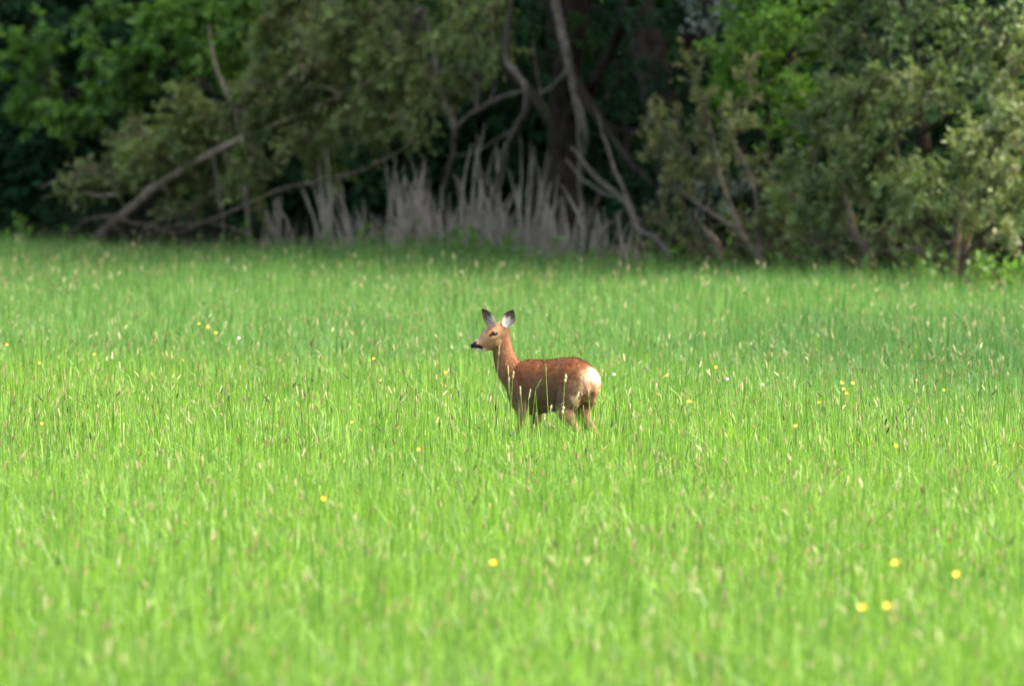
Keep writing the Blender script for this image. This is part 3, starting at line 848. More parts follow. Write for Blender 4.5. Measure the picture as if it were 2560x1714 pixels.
def stalk_mesh(h, spike, rad, mat, lean=.05, nod=0.0):
    b = Bag()
    top = np.array([lean * h, 0, h - spike])
    b.tube([[0, 0, 0], [lean * h * .3, 0, h * .5], top], [.0022, .0020, .0016], seg=3, step=.12, rough=0)
    nf = len(b.Q[0])
    tip = top + np.array([spike * (.15 + nod), 0, spike * (1 - .6 * nod)])
    mid = (top + tip) / 2 + np.array([0, 0, .12 * spike * nod])
    b.tube([top, top * .75 + mid * .25, mid, tip * .8 + mid * .2, tip], [rad * .35, rad, rad, rad * .7, rad * .15], seg=5, step=spike / 9, rough=.25)
    me = b.mesh('seed_stalk')
    me.materials.append(M['stem']); me.materials.append(mat)
    mi = np.ones(len(me.polygons), dtype=np.int32); mi[:nf] = 0
    me.polygons.foreach_set('material_index', mi)
    return me
stalks = []
for mat, k in (('seed_pale', 4), ('seed_tan', 3), ('seed_brown', 3), ('seed_dark', 2)):
    for q in range(k):
        stalks.append(stalk_mesh(random.uniform(.42, .62), random.uniform(.03, .065), random.uniform(.0028, .0048), M[mat], random.uniform(.02, .14), random.choice([0, 0, .15, .5])))
x, y = field_points(2.6)
n = len(x)
pick = RNG.choice(12, n, p=np.array([3, 3, 3, 3, 3, 3, 3, 2, 2, 2, 2.5, 2.5]) / 32)
# dark heads are the commonest ones on the near sward
rot = np.c_[RNG.normal(0, .10, n), RNG.normal(0, .10, n), RNG.uniform(0, 6.283, n)]
s = RNG.uniform(.70, 1.05, n)
so = scatter('grass_seed_heads', np.c_[x, y, np.zeros(n)], rot, np.c_[np.ones(n) * 1.0, np.ones(n) * 1.0, s], pick, variant_collection('stalk_variant', stalks, None))
tag(so, 'pale, tan and brown seed heads standing above the meadow grass', 'seed heads', kind='stuff')

# short fine heads and dark thin stems that fleck the sward
fine = []
for mat, k in (('seed_pale', 3), ('seed_tan', 3), ('seed_brown', 1), ('seed_dark', 3)):
    for q in range(k):
        fine.append(stalk_mesh(random.uniform(.33, .42), random.uniform(.018, .045), random.uniform(.0018, .0030), M[mat], random.uniform(.02, .2), random.choice([0, 0, .3])))
x, y = field_points(17)
n = len(x)
rot = np.c_[RNG.normal(0, .12, n), RNG.normal(0, .12, n), RNG.uniform(0, 6.283, n)]
fo_ = scatter('fine_grass_heads', np.c_[x, y, np.zeros(n)], rot, np.c_[np.ones(n), np.ones(n), RNG.uniform(.75, 1.12, n)], RNG.integers(0, 10, n), variant_collection('fine_variant', fine, None))
tag(fo_, 'fine straw-coloured and dark flecks of grass flowers among the blades', 'grass flowers', kind='stuff')

# ------------------------------------------------------------------ the deer
def build_deer():
    th = math.radians(42)
    ct, st = math.cos(th), math.sin(th)
    def B(lx, ly, z):       # deer frame (forward, left, up) -> scene axes, deer turned left and away
        return np.array([.03 - lx * ct - ly * st, lx * st - ly * ct, z])
    origin = np.array([at(1362.3, 1000, FOCUS)[0], FOCUS, 0.0])
    FW, LF, UP = B(1, 0, 0) - B(0, 0, 0), B(0, 1, 0) - B(0, 0, 0), np.array([0, 0, 1.0])
    bm = bmesh.new()
    def loft(rings):
        prev = None
        first = None
        for ring in rings:
            vs_ = [bm.verts.new(p) for p in ring]
            if prev:
                k = len(vs_)
                for i in range(k):
                    bm.faces.new((prev[i], prev[(i+1) % k], vs_[(i+1) % k], vs_[i]))
            else: first = vs_
            prev = vs_
        bm.faces.new(list(reversed(first))); bm.faces.new(prev)
    A = np.linspace(0, 2*np.pi, 20, endpoint=False)
    # trunk of the body
    st_ = np.array([(-.358, .61, .555, .03), (-.346, .638, .52, .056), (-.32, .664, .49, .080), (-.275, .694, .46, .100), (-.20, .720, .435, .112), (-.10, .716, .415, .114),
           (0, .702, .40, .118), (.08, .700, .39, .117), (.15, .703, .385, .108), (.21, .692, .395, .096), (.26, .665, .42, .08), (.295, .625, .455, .058), (.312, .58, .495, .032)])
    lx = np.linspace(st_[0, 0], st_[-1, 0], 34)
    prof = [np.interp(lx, st_[:, 0], st_[:, k]) for k in (1, 2, 3)]
    rings = []
    for x_, t, b, w in zip(lx, *prof):
        zc, hh = (t + b) / 2, (t - b) / 2
        c, s = np.cos(A), np.sin(A)
        sx = np.sign(c) * np.abs(c) ** .9; sz = np.sign(s) * np.abs(s) ** .95
        wz = np.where(s > 0, 1 - .22 * s ** 2, 1 - .10 * s ** 2)
        rings.append([B(x_, w * a * k, zc + hh * b_) for a, b_, k in zip(sx, sz, wz)])
    loft(rings)
    def limb(pts, seg=14):
        """pts rows: centre xyz, half size along e1, half size along e2 ; e1 = forward-ish, e2 = sideways"""
        pr = smooth_path(np.array([np.r_[p[0], p[1], p[2]] for p in pts]), len(pts) * 6)
        c = pr[:, :3]
        tan = unit(np.gradient(c, axis=0))
        a = np.linspace(0, 2*np.pi, seg, endpoint=False)
        rr = []
        for k in range(len(c)):
            e2 = unit(LF - tan[k] * np.dot(LF, tan[k])); e1 = np.cross(e2, tan[k])
            rr.append([c[k] + math.cos(q) * pr[k, 3] * e1 + math.sin(q) * pr[k, 4] * e2 for q in a])
        loft(rr)
    # neck
    limb([(B(.19, 0, .51), .10, .085), (B(.250, 0, .58), .094, .072), (B(.330, 0, .65), .084, .058), (B(.370, 0, .735), .070, .049), (B(.388, 0, .80), .064, .046), (B(.397, 0, .86), .056, .046)], 18)
    # legs
    for s_, kx in ((1, 0.0), (-1, .02)):
        limb([(B(-.225, .020 * s_, .655), .03, .02), (B(-.230, .052 * s_, .60), .08, .045), (B(-.215 + kx, .078 * s_, .50), .092, .05), (B(-.195 + kx, .085 * s_, .42), .066, .042), (B(-.235 + kx, .083 * s_, .345), .037, .026), (B(-.30 + kx, .08 * s_, .275), .024, .018),
              (B(-.298 + kx, .08 * s_, .18), .0155, .013), (B(-.285 + kx, .08 * s_, .07), .016, .014), (B(-.268 + kx, .08 * s_, .03), .017, .015), (B(-.258 + kx, .08 * s_, .002), .022, .017)])
        limb([(B(.20, .02 * s_, .64), .03, .02), (B(.195, .055 * s_, .575), .07, .045), (B(.175 + kx, .076 * s_, .48), .068, .042), (B(.15 + kx, .076 * s_, .40), .045, .032), (B(.162 + kx, .072 * s_, .31), .026, .022), (B(.168 + kx, .07 * s_, .235), .020, .018),
              (B(.164 + kx, .07 * s_, .15), .0135, .012), (B(.164 + kx, .07 * s_, .07), .015, .013), (B(.176 + kx, .07 * s_, .03), .016, .014), (B(.186 + kx, .07 * s_, .002), .022, .016)])
    # head, turned towards the camera's left; rings stand on its own axis
    hd = unit(np.array([-.974, -.226, 0])); hl = np.array([-hd[1], hd[0], 0])     # hl: the deer's left, towards the viewer
    def HY(X): return .247 + (X + .262) * .232
    H = np.array([(-.4395, .795, .770, .010), (-.436, .801, .762, .018), (-.428, .806, .755, .0235), (-.415, .814, .751, .0255), (-.400, .825, .7495, .026), (-.385, .842, .749, .029), (-.370, .862, .749, .034),
         (-.352, .886, .750, .042), (-.335, .900, .751, .049), (-.318, .912, .754, .053), (-.300, .920, .760, .0535), (-.280, .924, .766, .052), (-.262, .922, .772, .050), (-.245, .914, .785, .047), (-.232, .902, .80, .040), (-.220, .885, .82, .028)])
    Xs = np.linspace(H[0, 0], H[-1, 0], 30)
    rings = []
    for X in Xs:
        t, b, w = (np.interp(X, H[:, 0], H[:, k]) for k in (1, 2, 3))
        zc, hh = b + (t - b) * .54, (t - b) / 2
        ring = []
        for q in A:
            c, s = math.cos(q), math.sin(q)
            ww = w * (1 - .30 * max(0, -s) ** 1.3 - .18 * max(0, s) ** 2)
            z = zc + ((t - zc) * s if s > 0 else (zc - b) * s)
            p = np.array([X, HY(X), 0]) + hl * ww * c * (abs(c) ** -.12 if abs(c) > 1e-3 else 1)
            p[2] = z
            ring.append(p)
        rings.append(ring)
    loft(rings)
    # brow ridges over the eyes, cheek, rump tuft
    def blob(c, r, axes=None):
        m = Matrix.Translation(Vector(c))
        g = bmesh.ops.create_uvsphere(bm, u_segments=14, v_segments=9, radius=1.0)
        for v in g['verts']:
            v.co = Vector(c) + Vector((v.co.x * r[0], v.co.y * r[1], v.co.z * r[2]))
    eye_c = {}
    for s_ in (1, -1):
        e = np.array([-.309, HY(-.309), .855]) + hl * s_ * .0425
        eye_c[s_] = e
        blob(e + np.array([0, 0, .017]) - hl * s_ * .004, (.024, .012, .011))
        blob(np.array([-.292, HY(-.292), .80]) + hl * s_ * .026, (.035, .022, .03))
    blob(B(-.352, 0, .545), (.022, .022, .03))
    me = bpy.data.meshes.new('deer_shape'); bm.to_mesh(me); bm.free()
    tmp = bpy.data.objects.new('deer_shape', me); C.objects.link(tmp)
    r = tmp.modifiers.new('r', 'REMESH'); r.mode = 'VOXEL'; r.voxel_size = .0055
    s = tmp.modifiers.new('s', 'SMOOTH'); s.factor = .5; s.iterations = 5
    dg = bpy.context.evaluated_depsgraph_get(); dg.update()
    shape = bpy.data.meshes.new_from_object(tmp.evaluated_get(dg))
    bpy.data.objects.remove(tmp)
    nv = len(shape.vertices)
    V = np.empty(nv * 3, dtype=np.float32); shape.vertices.foreach_get('co', V); V = V.reshape(-1, 3).astype(float)
    Nn = np.empty(nv * 3, dtype=np.float32); shape.vertex_normals.foreach_get('vector', Nn); Nn = Nn.reshape(-1, 3).astype(float)
    nl = len(shape.loops); LI = np.empty(nl, dtype=np.int32); shape.loops.foreach_get('vertex_index', LI)
    Qd = LI.reshape(-1, 4)
    # coat colours (markings of the animal, plus some shade and a glint painted in)
    def c3(r_, g_, b_): return np.array(srgb(r_, g_, b_))
    rel = V - np.array([.03, 0, 0])
    fx = rel @ FW; ly = rel @ LF; z = V[:, 2]
    def ss(a, b, v): 
        t = np.clip((v - a) / (b - a), 0, 1); return t * t * (3 - 2 * t)
    col = np.tile(c3(140, 108, 82), (nv, 1))
    def mix(w, c):
        nonlocal col
        w = np.clip(w, 0, 1)[:, None]; col = col * (1 - w) + np.asarray(c) * w
    nz = (np.sin(V[:, 0] * 61 + V[:, 2] * 47) + np.sin(V[:, 1] * 83 - V[:, 2] * 33 + 1.3)) * .008
    sh_ = np.exp(-((fx - .17) / .10) ** 2)
    mix(ss(.50, .70, z + nz * 2 + .05 * sh_), c3(144, 90, 52))
    mix(ss(.665, .715, z + nz) * ss(.4, .2, fx), c3(116, 68, 40))
    mix(ss(.47, .40, z), c3(172, 136, 104))
    mix(ss(.40, .33, z), c3(150, 116, 86))
    # shoulder and neck
    neck = ss(.20, .36, fx + .25 * (z - .6) + nz) * ss(.48, .60, z)
    mix(neck * .85, c3(160, 126, 92))
    back_of_neck = neck * ss(.03, -.05, (fx - np.interp(z, [.5, .6, .7, .8, .9], [.27, .30, .335, .37, .385])))
    mix(back_of_neck * .6, c3(146, 92, 58))
    mix(ss(.25, .30, fx) * ss(.62, .50, z) * .7, c3(165, 128, 96))
    # head
    tX = V[:, 0]
    inhead = (V[:, 2] > .744) & (tX < np.interp(V[:, 2], [.744, .80, .86, .93], [-.31, -.262, -.235, -.22])) & (V[:, 1] < .34)
    ih = inhead.astype(float)
    mix(ih, c3(158, 126, 92))
    top = np.interp(tX, H[:, 0], H[:, 1])
    mix(.9 * ih * ss(.05, .014, top - z) * ss(-.36, -.345, tX) * ss(-.27, -.30, tX), c3(84, 64, 54))
    mix(ih * ss(.03, .008, top - z) * ss(-.34, -.36, tX), c3(128, 112, 98))
    mix(ih * ss(-.35, -.39, tX) * ss(.80, .83, z) * .6, c3(132, 114, 98))
    mix(ih * ss(-.28, -.25, tX) * ss(.88, .90, z), c3(172, 104, 58))
    for s_ in (1, -1):
        e = eye_c[s_]
        dd = np.linalg.norm((V - e) * np.array([1, .6, 1.5]), axis=1)
        mix(ih * ss(.036, .028, dd) * (z > e[2] - .004), c3(205, 142, 88))
        mix(ih * ss(.034, .026, dd) * (z <= e[2] - .004), c3(196, 172, 142))
        mix(ih * ss(.026, .020, dd), c3(24, 18, 15))
        tear = np.linalg.norm((V - (e + np.array([-.022, 0, -.010]))) * np.array([1, .5, 1.6]), axis=1)
        mix(ih * ss(.016, .010, tear), c3(40, 30, 25))
    mix(ih * ss(.773, .763, z) * ss(-.335, -.365, tX), c3(250, 244, 232))                    # white chin
    jaw = ih * ss(.775, .762, z) * ss(-.36, -.34, tX); mix(jaw * .6, c3(190, 160, 122))
    mix(ih * ss(-.398, -.408, tX) * ss(.762, .768, z) * ss(.812, .806, z), c3(9, 9, 10))   # nose
    lip = ih * ss(-.366, -.374, tX) * ss(.008, .004, np.abs(z - np.interp(tX, [-.43, -.40, -.366], [.776, .782, .768])) - .006)
    mix(lip, c3(14, 12, 12))
    mix(ih * ss(-.412, -.418, tX) * ss(-.433, -.428, tX) * ss(.005, .003, np.abs(z - .7665)), c3(215, 208, 200))
    mix(ih * ss(-.425, -.433, tX) * ss(.794, .798, z), c3(150, 148, 146))  # pale glint painted on the tip of the nose
    # rump disc
    nb = Nn @ (-FW)
    rump = ss(-.298, -.342, fx + .40 * np.maximum(0, np.abs(ly) - .03) + nz * 1.5) * ss(.565, .60, z + nz - .12 * np.abs(ly)) * ss(.685, .66, z + nz)
    mix(rump, c3(236, 222, 198))
    mix(ss(-.265, -.30, fx + .25 * np.abs(ly)) * ss(.50, .55, z) * ss(.675, .64, z) * .55 * (1 - rump), c3(232, 196, 150))
    tuft = np.exp(-((fx + .365) / .03) ** 2 - (ly / .024) ** 2 - ((z - .535) / .03) ** 2)
    mix(tuft * 1.1, c3(214, 168, 122))
    crease_shade = np.exp(-(ly / .006) ** 2) * ss(-.33, -.345, fx) * ss(.62, .64, z) * ss(.675, .66, z)
    mix(crease_shade * .8, c3(150, 130, 112))  # shade of the rump fold drawn as a darker line
    # pale back edge of the thighs
    for s_ in (1, -1):
        th_ = ss(.02, .0, np.abs((fx + .275) + (.50 - z) * .35) - .008) * ss(.38, .41, z) * ss(.51, .49, z) * (Nn @ (LF * s_) > -.1) * (Nn @ FW < .1)
        mix(th_ * .75, c3(222, 190, 150))
    mix(ss(.43, .40, z) * ss(-.13, -.10, fx) * ss(.13, .10, fx) * (np.abs(ly) < .07), c3(120, 96, 78))  # shade under the belly painted into the coat
    col *= 0.84
    # ears: cupped leaf shapes joined to the same mesh
    EV, EQ, EC = [], [], []
    def ear(base, tip, face, width, cup, dk=1):
        Lv = np.asarray(tip, float) - np.asarray(base, float); LL = np.linalg.norm(Lv); Lu = Lv / LL
        fn = unit(np.asarray(face, float) - Lu * np.dot(face, Lu)); sd = np.cross(Lu, fn)
        nu, nvv = 17, 13
        us = np.linspace(0, 1, nu); vsx = np.linspace(-1, 1, nvv)
        wprof = np.interp(us, [0, .08, .2, .4, .6, .8, .92, 1], [.42, .60, .84, 1.0, .93, .60, .30, .03])
        for side in (0, 1):
            start = len(EV)
            for i, u_ in enumerate(us):
                for v_ in vsx:
                    w = width * .5 * wprof[i]
                    ang = v_ * (1.25 - .55 * u_)
                    rr = w / max(.35, math.sin(min(1.25 - .55 * u_, 1.5)))
                    p = np.asarray(base) + Lu * LL * u_ + sd * rr * math.sin(ang) + fn * (rr * (1 - math.cos(ang)) * cup - rr * .25 * cup) + fn * (.012 * (u_ - .5) ** 2)
                    if side: p = p - fn * .0035 * (1 - abs(v_) ** 3) - Lu * .0
                    EV.append(p)
                    if side == 0:
                        rim = ss(.70, .95, abs(v_))
                        k_ = max(ss(.40, .60, u_ + .08 * math.sin(9 * v_)), ss(-.1, .4, dk * v_) * .8); c_ = c3(224, 214, 196) * (1 - k_) + c3(92, 74, 60) * k_
                        if .12 < u_ < .6 and abs(v_ + .15) < .22: c_ = c_ * .62 + c3(120, 100, 86) * .38
                        c_ = c_ * (1 - rim) + c3(70, 56, 48) * rim
                        c_ = c_ * (1 - ss(.8, .95, u_)) + c3(58, 48, 42) * ss(.8, .95, u_)
                    else:
                        c_ = c3(122, 92, 70) * (1 - ss(.5, 1, u_)) + c3(64, 52, 46) * ss(.5, 1, u_)
                    EC.append(c_)
            for i in range(nu - 1):
                for j in range(nvv - 1):
                    q = [start + i*nvv + j, start + i*nvv + j + 1, start + (i+1)*nvv + j + 1, start + (i+1)*nvv + j]
                    EQ.append(q if side == 0 else q[::-1])
    nb_ = np.array([-.242, HY(-.248), .893]) + hl * .040
    ear(nb_, nb_ + np.array([.046, -.012, .103]), np.array([-.42, -.88, .12]), .088, .9, 1)
    fb_ = np.array([-.285, HY(-.262), .898]) - hl * .034
    ear(fb_, fb_ + np.array([-.080, .05, .100]), np.array([-.70, -.66, .15]), .074, 1.1, -1)
    V2 = np.concatenate([V, np.array(EV)]); Q2 = np.concatenate([Qd, np.array(EQ) + nv])
    col2 = np.concatenate([col, np.array(EC)])
    root = thing('roe_deer', 'brown roe deer doe with white rump standing in the grass, head turned left', 'deer', origin)
    bme = mesh_np('body', V2, Q2, smooth=True)
    attr(bme, 'coat', np.c_[col2, np.ones(len(col2))], 'FLOAT_COLOR')
    m, nt, out = new_mat('deer_coat')
    a = N(nt, 'ShaderNodeAttribute', attribute_name='coat')
    tc = N(nt, 'ShaderNodeTexCoord')
    mp = N(nt, 'ShaderNodeMapping'); mp.inputs['Rotation'].default_value = (0, 0, th); mp.inputs['Scale'].default_value = (.25, 1, .7)
    nt.links.new(tc.outputs['Object'], mp.inputs[0])
    f = noise(nt, 210, 3, mp.outputs[0], .6); f2 = noise(nt, 26, 3, tc.outputs['Object'])
    k = mth(nt, 'ADD', mth(nt, 'MULTIPLY', f, .5), mth(nt, 'ADD', mth(nt, 'MULTIPLY', f2, .35), .58))
    cc = N(nt, 'ShaderNodeVectorMath', operation='SCALE')
    nt.links.new(a.outputs['Color'], cc.inputs[0]); nt.links.new(k, cc.inputs['Scale'])
    p = N(nt, 'ShaderNodeBsdfPrincipled')
    p.inputs['Roughness'].default_value = .75; p.inputs['Specular IOR Level'].default_value = .2
    p.inputs['Sheen Weight'].default_value = .15; p.inputs['Sheen Roughness'].default_value = .4
    bp = N(nt, 'ShaderNodeBump'); bp.inputs['Strength'].default_value = .35; bp.inputs['Distance'].default_value = .004
    nt.links.new(f, bp.inputs['Height']); nt.links.new(bp.outputs[0], p.inputs['Normal'])
    nt.links.new(cc.outputs[0], p.inputs['Base Color']); nt.links.new(p.outputs[0], out.inputs[0])
    body = obj('body', bme, m, root)
    # eyes
    me_, nte, oute = new_mat('deer_eye')
    pe = N(nte, 'ShaderNodeBsdfPrincipled'); pe.inputs['Base Color'].default_value = (.006, .005, .005, 1); pe.inputs['Roughness'].default_value = .08
    nte.links.new(pe.outputs[0], oute.inputs[0])
    for s_ in (1, -1):
        b2 = bmesh.new(); bmesh.ops.create_uvsphere(b2, u_segments=18, v_segments=12, radius=1.0)
        e = eye_c[s_] + hl * s_ * .001
        for v in b2.verts:
            o_ = hd * v.co.x * .0165 + hl * v.co.y * .0125 + UP * v.co.z * .0125
            v.co = Vector(e + o_)
        em = bpy.data.meshes.new('eye'); b2.to_mesh(em); b2.free()
        for pl in em.polygons: pl.use_smooth = True
        obj('eye', em, me_, root)
    # short coat hairs
    ar = np.linalg.norm(np.cross(V[Qd[:, 2]] - V[Qd[:, 0]], V[Qd[:, 3]] - V[Qd[:, 1]]), axis=1) * .5
    nh = 60000
    pick = RNG.choice(len(Qd), nh, p=ar / ar.sum())
    w = RNG.dirichlet((1, 1, 1, 1), nh)
    pos = (V[Qd[pick]] * w[:, :, None]).sum(1); nor = unit((Nn[Qd[pick]] * w[:, :, None]).sum(1)); hc = (col[Qd[pick]] * w[:, :, None]).sum(1)
    hf = pos - np.array([.03, 0, 0]); hfx = hf @ FW; hz = pos[:, 2]
    flow = np.tile(-FW, (nh, 1)) * .8 + np.array([0, 0, -.45])
    neckm = (hfx > .25) & (hz > .55); flow[neckm] = -FW * .35 + np.array([0, 0, -.9])
    hm = (hz > .75) & (pos[:, 0] < -.25); flow[hm] = -hd * .9 + np.array([0, 0, -.15])
    rm = hfx < -.31; flow[rm] = np.array([0, 0, -.8]) - FW * .2
    lm = hz < .42; flow[lm] = np.array([0, 0, -1.0])
    flow = unit(flow - nor * (flow * nor).sum(1)[:, None] + RNG.normal(0, .22, (nh, 3)))
    ln = np.where(hm, .007, np.where(rm & (hz > .5), .024, np.where(hz < .38, .008, .017))) * RNG.uniform(.6, 1.3, nh)
    keep = np.min([np.linalg.norm(pos - eye_c[1], axis=1), np.linalg.norm(pos - eye_c[-1], axis=1)], axis=0) > .022
    keep &= ~((pos[:, 0] < -.395) & (hz > .74))
    pos, nor, hc, flow, ln = pos[keep], nor[keep], hc[keep], flow[keep], ln[keep]
    sd = unit(np.cross(flow, nor)) * .0014
    tipp = pos + (flow * .94 + nor * RNG.uniform(.15, .55, (len(pos), 1))) * ln[:, None]
    HV = np.stack([pos - sd, pos + sd, tipp], 1).reshape(-1, 3)
    HT = np.arange(len(HV)).reshape(-1, 3)
    hme = mesh_np('fur', HV, None, HT)
    hcol = np.repeat(np.clip(hc * RNG.uniform(.5, 1.5, (len(hc), 1)), 0, .95), 3, axis=0)
    attr(hme, 'coat', np.c_[hcol, np.ones(len(hcol))], 'FLOAT_COLOR')
    m2, nt2, out2 = new_mat('deer_fur')
    a2 = N(nt2, 'ShaderNodeAttribute', attribute_name='coat')
    leafy(nt2, out2, a2.outputs['Color'], .12, .6, .2)
    for l in list(nt2.links):
        if l.to_node.type == 'BSDF_TRANSLUCENT': nt2.links.remove(l)
    tr = [q for q in nt2.nodes if q.type == 'BSDF_TRANSLUCENT'][0]; nt2.links.new(a2.outputs['Color'], tr.inputs[0])
    fo = obj('fur', hme, m2, root)
    fo['kind'] = 'stuff'
build_deer()

# ------------------------------------------------------------------ flowers and single stalks
mb, ntb, outb = new_mat('buttercup_petal')
pb = N(ntb, 'ShaderNodeBsdfPrincipled'); pb.inputs['Base Color'].default_value = (.75, .52, .02, 1); pb.inputs['Roughness'].default_value = .3
ntb.links.new(pb.outputs[0], outb.inputs[0])
mw, ntw, outw = new_mat('white_petal')
pw = N(ntw, 'ShaderNodeBsdfPrincipled'); pw.inputs['Base Color'].default_value = (.8, .8, .78, 1); pw.inputs['Roughness'].default_value = .6
ntw.links.new(pw.outputs[0], outw.inputs[0])

def bloom_mesh(n_pet, R, cup, w):
    V, Q, T = [], [], []
    for k in range(n_pet):
        a = 2*math.pi*k/n_pet
        def pt(r, s, z): return (math.cos(a)*r - math.sin(a)*s, math.sin(a)*r + math.cos(a)*s, z)
        b = len(V)
        V += [pt(.1*R, 0, 0), pt(.55*R, -w*R, cup*.35*R), pt(.98*R, -.6*w*R, cup*R), pt(1.05*R, 0, cup*1.02*R), pt(.98*R, .6*w*R, cup*R), pt(.55*R, w*R, cup*.35*R), pt(.6*R, 0, cup*.22*R)]
        for i in range(1, 6): T.append((b + 6, b + i, b + i + 1)) if i < 5 else None
        T += [(b, b + 1, b + 6), (b, b + 6, b + 5)]
    b = len(V)
    V.append((0, 0, .35*R))
    for k in range(6):
        a = k*math.pi/3; V.append((.25*R*math.cos(a), .25*R*math.sin(a), .05*R))
    for k in range(6): T.append((b, b + 1 + k, b + 1 + (k + 1) % 6))
    return mesh_np('bloom', V, None, T)
cup_me = bloom_mesh(5, .0135, .75, .62); cup_me.materials.append(mb)
daisy_me = bloom_mesh(9, .017, .25, .34); daisy_me.materials.append(mw)
def stem_mesh(h):
    b = Bag(); b.tube([[0, 0, 0], [.012, .006, h * .5], [0, 0, h]], [.0022, .002, .0014], seg=4, step=.12, rough=0)
    me = b.mesh('stem'); me.materials.append(M['stem']); return me
STEMS = {h: stem_mesh(h) for h in (.46, .50, .54, .58)}
def flower(name, label, cat, px, py, me, h, group, size=1.0):
    d = 90.0
    for _ in range(6):
        z = at(px, py, d)[2]; d *= (CAM_H - h) / (CAM_H - z)
    p = at(px, py, d)
    root = thing(name, label, cat, (p[0], p[1], 0), group)
    obj('stem', STEMS[h], None, root)
    b = obj('bloom', me, None, root)
    b.location = (0, 0, h); b.scale = (size,) * 3
    b.rotation_euler = (math.radians(random.uniform(25, 60)), 0, random.uniform(-.7, .7))
    return root
bc = [(499, 810), (519, 818), (541, 833), (18, 862), (99, 909), (238, 886), (936, 897), (881, 1056), (1050, 1123), (107, 1060), (1791, 918), (1669, 939), (1723, 1005), (2104, 958), (2133, 960), (2110, 974), (2118, 983),
      (2049, 1007), (2361, 976), (2239, 1115), (2241, 1409), (2392, 1438), (2159, 1520), (2218, 1517), (808, 1248), (1233, 1408), (1116, 932), (1990, 1066)]
bc_note = {499: 'yellow buttercup in the close row of three beside a white flower', 936: 'lone yellow buttercup in the grass well ahead of the muzzle of the deer', 1116: 'lone yellow buttercup just ahead of the neck of the deer',
           1050: 'lone yellow buttercup in the grass ahead of the feet of the deer', 1669: 'lone yellow buttercup a little way behind the rump of the deer', 2104: 'yellow buttercup in the tight group of four',
           2159: 'blurred yellow buttercup of the close pair in the soft near grass', 2241: 'blurred yellow buttercup standing near the blurred close pair', 808: 'blurred lone yellow buttercup in the soft grass ahead of the deer',
           1233: 'faint blurred yellow buttercup sunk in the soft grass in front of the deer', 2361: 'lone yellow buttercup in line with the tight group of four'}
for a_, b_ in ((499, (519, 541)), (2104, (2133, 2110, 2118)), (2159, (2218,)), (2241, (2392,))):
    for q in b_: bc_note[q] = bc_note[a_]
for px, py in bc:
    flower('buttercup', bc_note.get(px, 'single small yellow buttercup standing alone in the sharp green grass'), 'flower', px, py, cup_me, random.choice([.50, .54, .58]), 'buttercups in the meadow', random.uniform(.65, .9) * (1.3 if py > 1350 else 1))
for px, py in [(597, 845), (1906, 961), (1819, 947), (1535, 936)]:
    flower('white_flower', {597: 'small white flower beside the row of three buttercups', 1535: 'small white flower right behind the rump of the deer'}.get(px, 'small white flower standing between two far-apart buttercups'), 'flower', px, py, daisy_me, .50, 'white flowers in the meadow', .55)
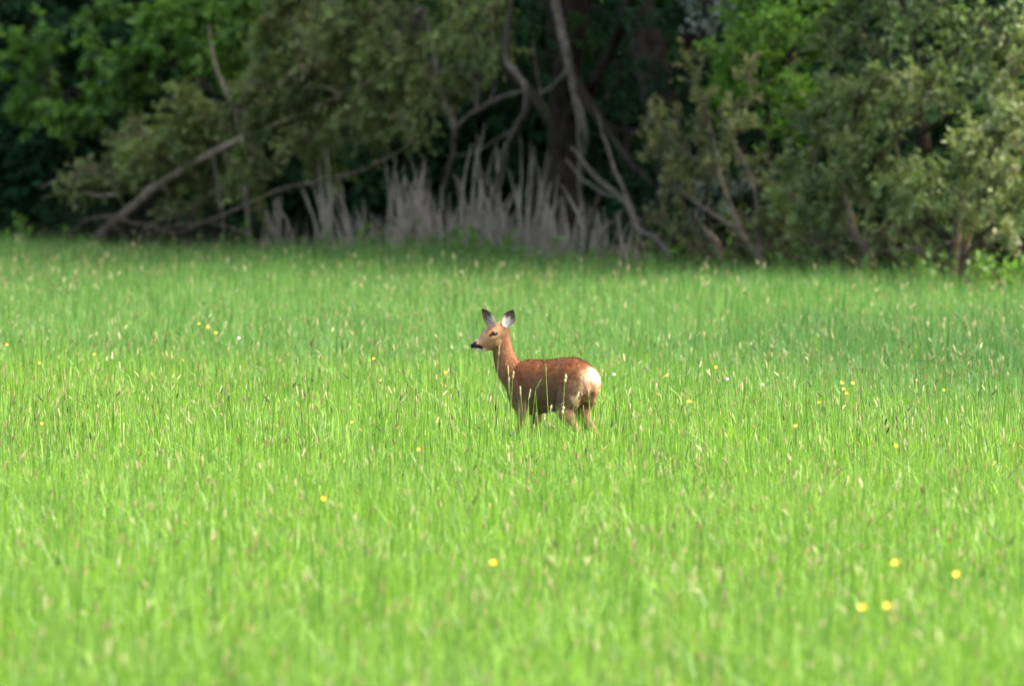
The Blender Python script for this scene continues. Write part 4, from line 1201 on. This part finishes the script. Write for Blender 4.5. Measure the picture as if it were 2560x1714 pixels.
# stalks that cross the deer
def single_stalk(px, py, dist, label, mat, spike, rad, nod=0., lean=.06, group=None):
    p = at(px, py, dist)
    h = p[2]
    root = thing('grass_stalk', label, 'grass stalk', (p[0] - lean * h, dist, 0), group)
    me = stalk_mesh(h, spike, rad, mat, lean, nod)
    b = Bag(); b.tube([[0, 0, 0], [lean*h*.3, 0, h*.5], [lean*h, 0, h - spike]], [.0026, .0024, .002], seg=4, step=.12, rough=0)
    sm = b.mesh('stem'); sm.materials.append(M['stem']); obj('stem', sm, None, root)
    top = np.array([lean*h, 0, h - spike])
    b = Bag()
    tip = top + np.array([spike * (.12 + nod), 0, spike]); mid = (top + tip) / 2
    b.tube([top, top*.75 + mid*.25, mid, tip*.8 + mid*.2, tip], [rad*.25, rad*.6, rad*.75, rad*.5, rad*.1], seg=6, step=spike/12, rough=.55)
    hm = b.mesh('seed_head'); hm.materials.append(mat); obj('seed_head', hm, None, root)
def cpx(cx, cy): return 1120 + cx / 4.127, 740 + cy / 4.127
for cx, cy, dist, lab, mt, sp, rad, nod, lean in [
    (1205, 800, 76.2, 'grass stalk with a knobbly pale seed head against the flank of the deer', 'seed_pale', .055, .0085, 0, .04),
    (1300, 980, 76.0, 'grass stalk with a long cream seed head across the near thigh of the deer', 'seed_pale', .07, .008, .35, .05),
    (1012, 690, 76.3, 'grass stalk with a thin green seed head crossing the back of the deer', 'stem', .085, .006, -.15, -.03),
    (625, 715, 76.3, 'grass stalk with a tan seed head across the neck of the deer', 'seed_tan', .06, .006, -.2, -.04),
    (665, 765, 76.1, 'grass stalk with a yellow-brown seed head in front of the shoulder of the deer', 'seed_tan', .05, .007, 0, .03),
    (622, 830, 76.0, 'grass stalk with a grey-green seed head at the base of the neck of the deer', 'seed_pale', .04, .005, 0, .02),
    (517, 500, 76.2, 'grass stalk with an orange-tan head reaching the jaw of the deer', 'seed_tan', .07, .0062, 0, .02),
    (750, 925, 75.9, 'grass stalk with a grey seed head before the foreleg shoulder of the deer', 'seed_pale', .055, .006, -.2, -.05),
    (830, 955, 75.9, 'grass stalk with a greenish seed head before the chest of the deer', 'seed_pale', .06, .006, .1, .03),
    (903, 850, 76.0, 'grass stalk with a slim dull green head slanting before the ribs of the deer', 'stem', .065, .0055, .4, .06),
    (1180, 1130, 75.7, 'grass stalk with a bright yellowish seed head before the hind knee of the deer', 'seed_pale', .05, .008, 0, .03),
    (1450, 955, 75.9, 'grass stalk with a dark seed head before the white rump of the deer', 'seed_tan', .04, .005, -.2, -.03),
    (980, 1210, 75.6, 'grass stalk with a short pale head under the belly of the deer', 'seed_pale', .045, .0075, .1, .03),
    (1050, 1120, 75.7, 'grass stalk with a white-green head beside the belly of the deer', 'seed_pale', .05, .007, .1, .02)]:
    px, py = cpx(cx, cy)
    single_stalk(px, py, dist, lab, M[mt], sp, rad, nod, lean)
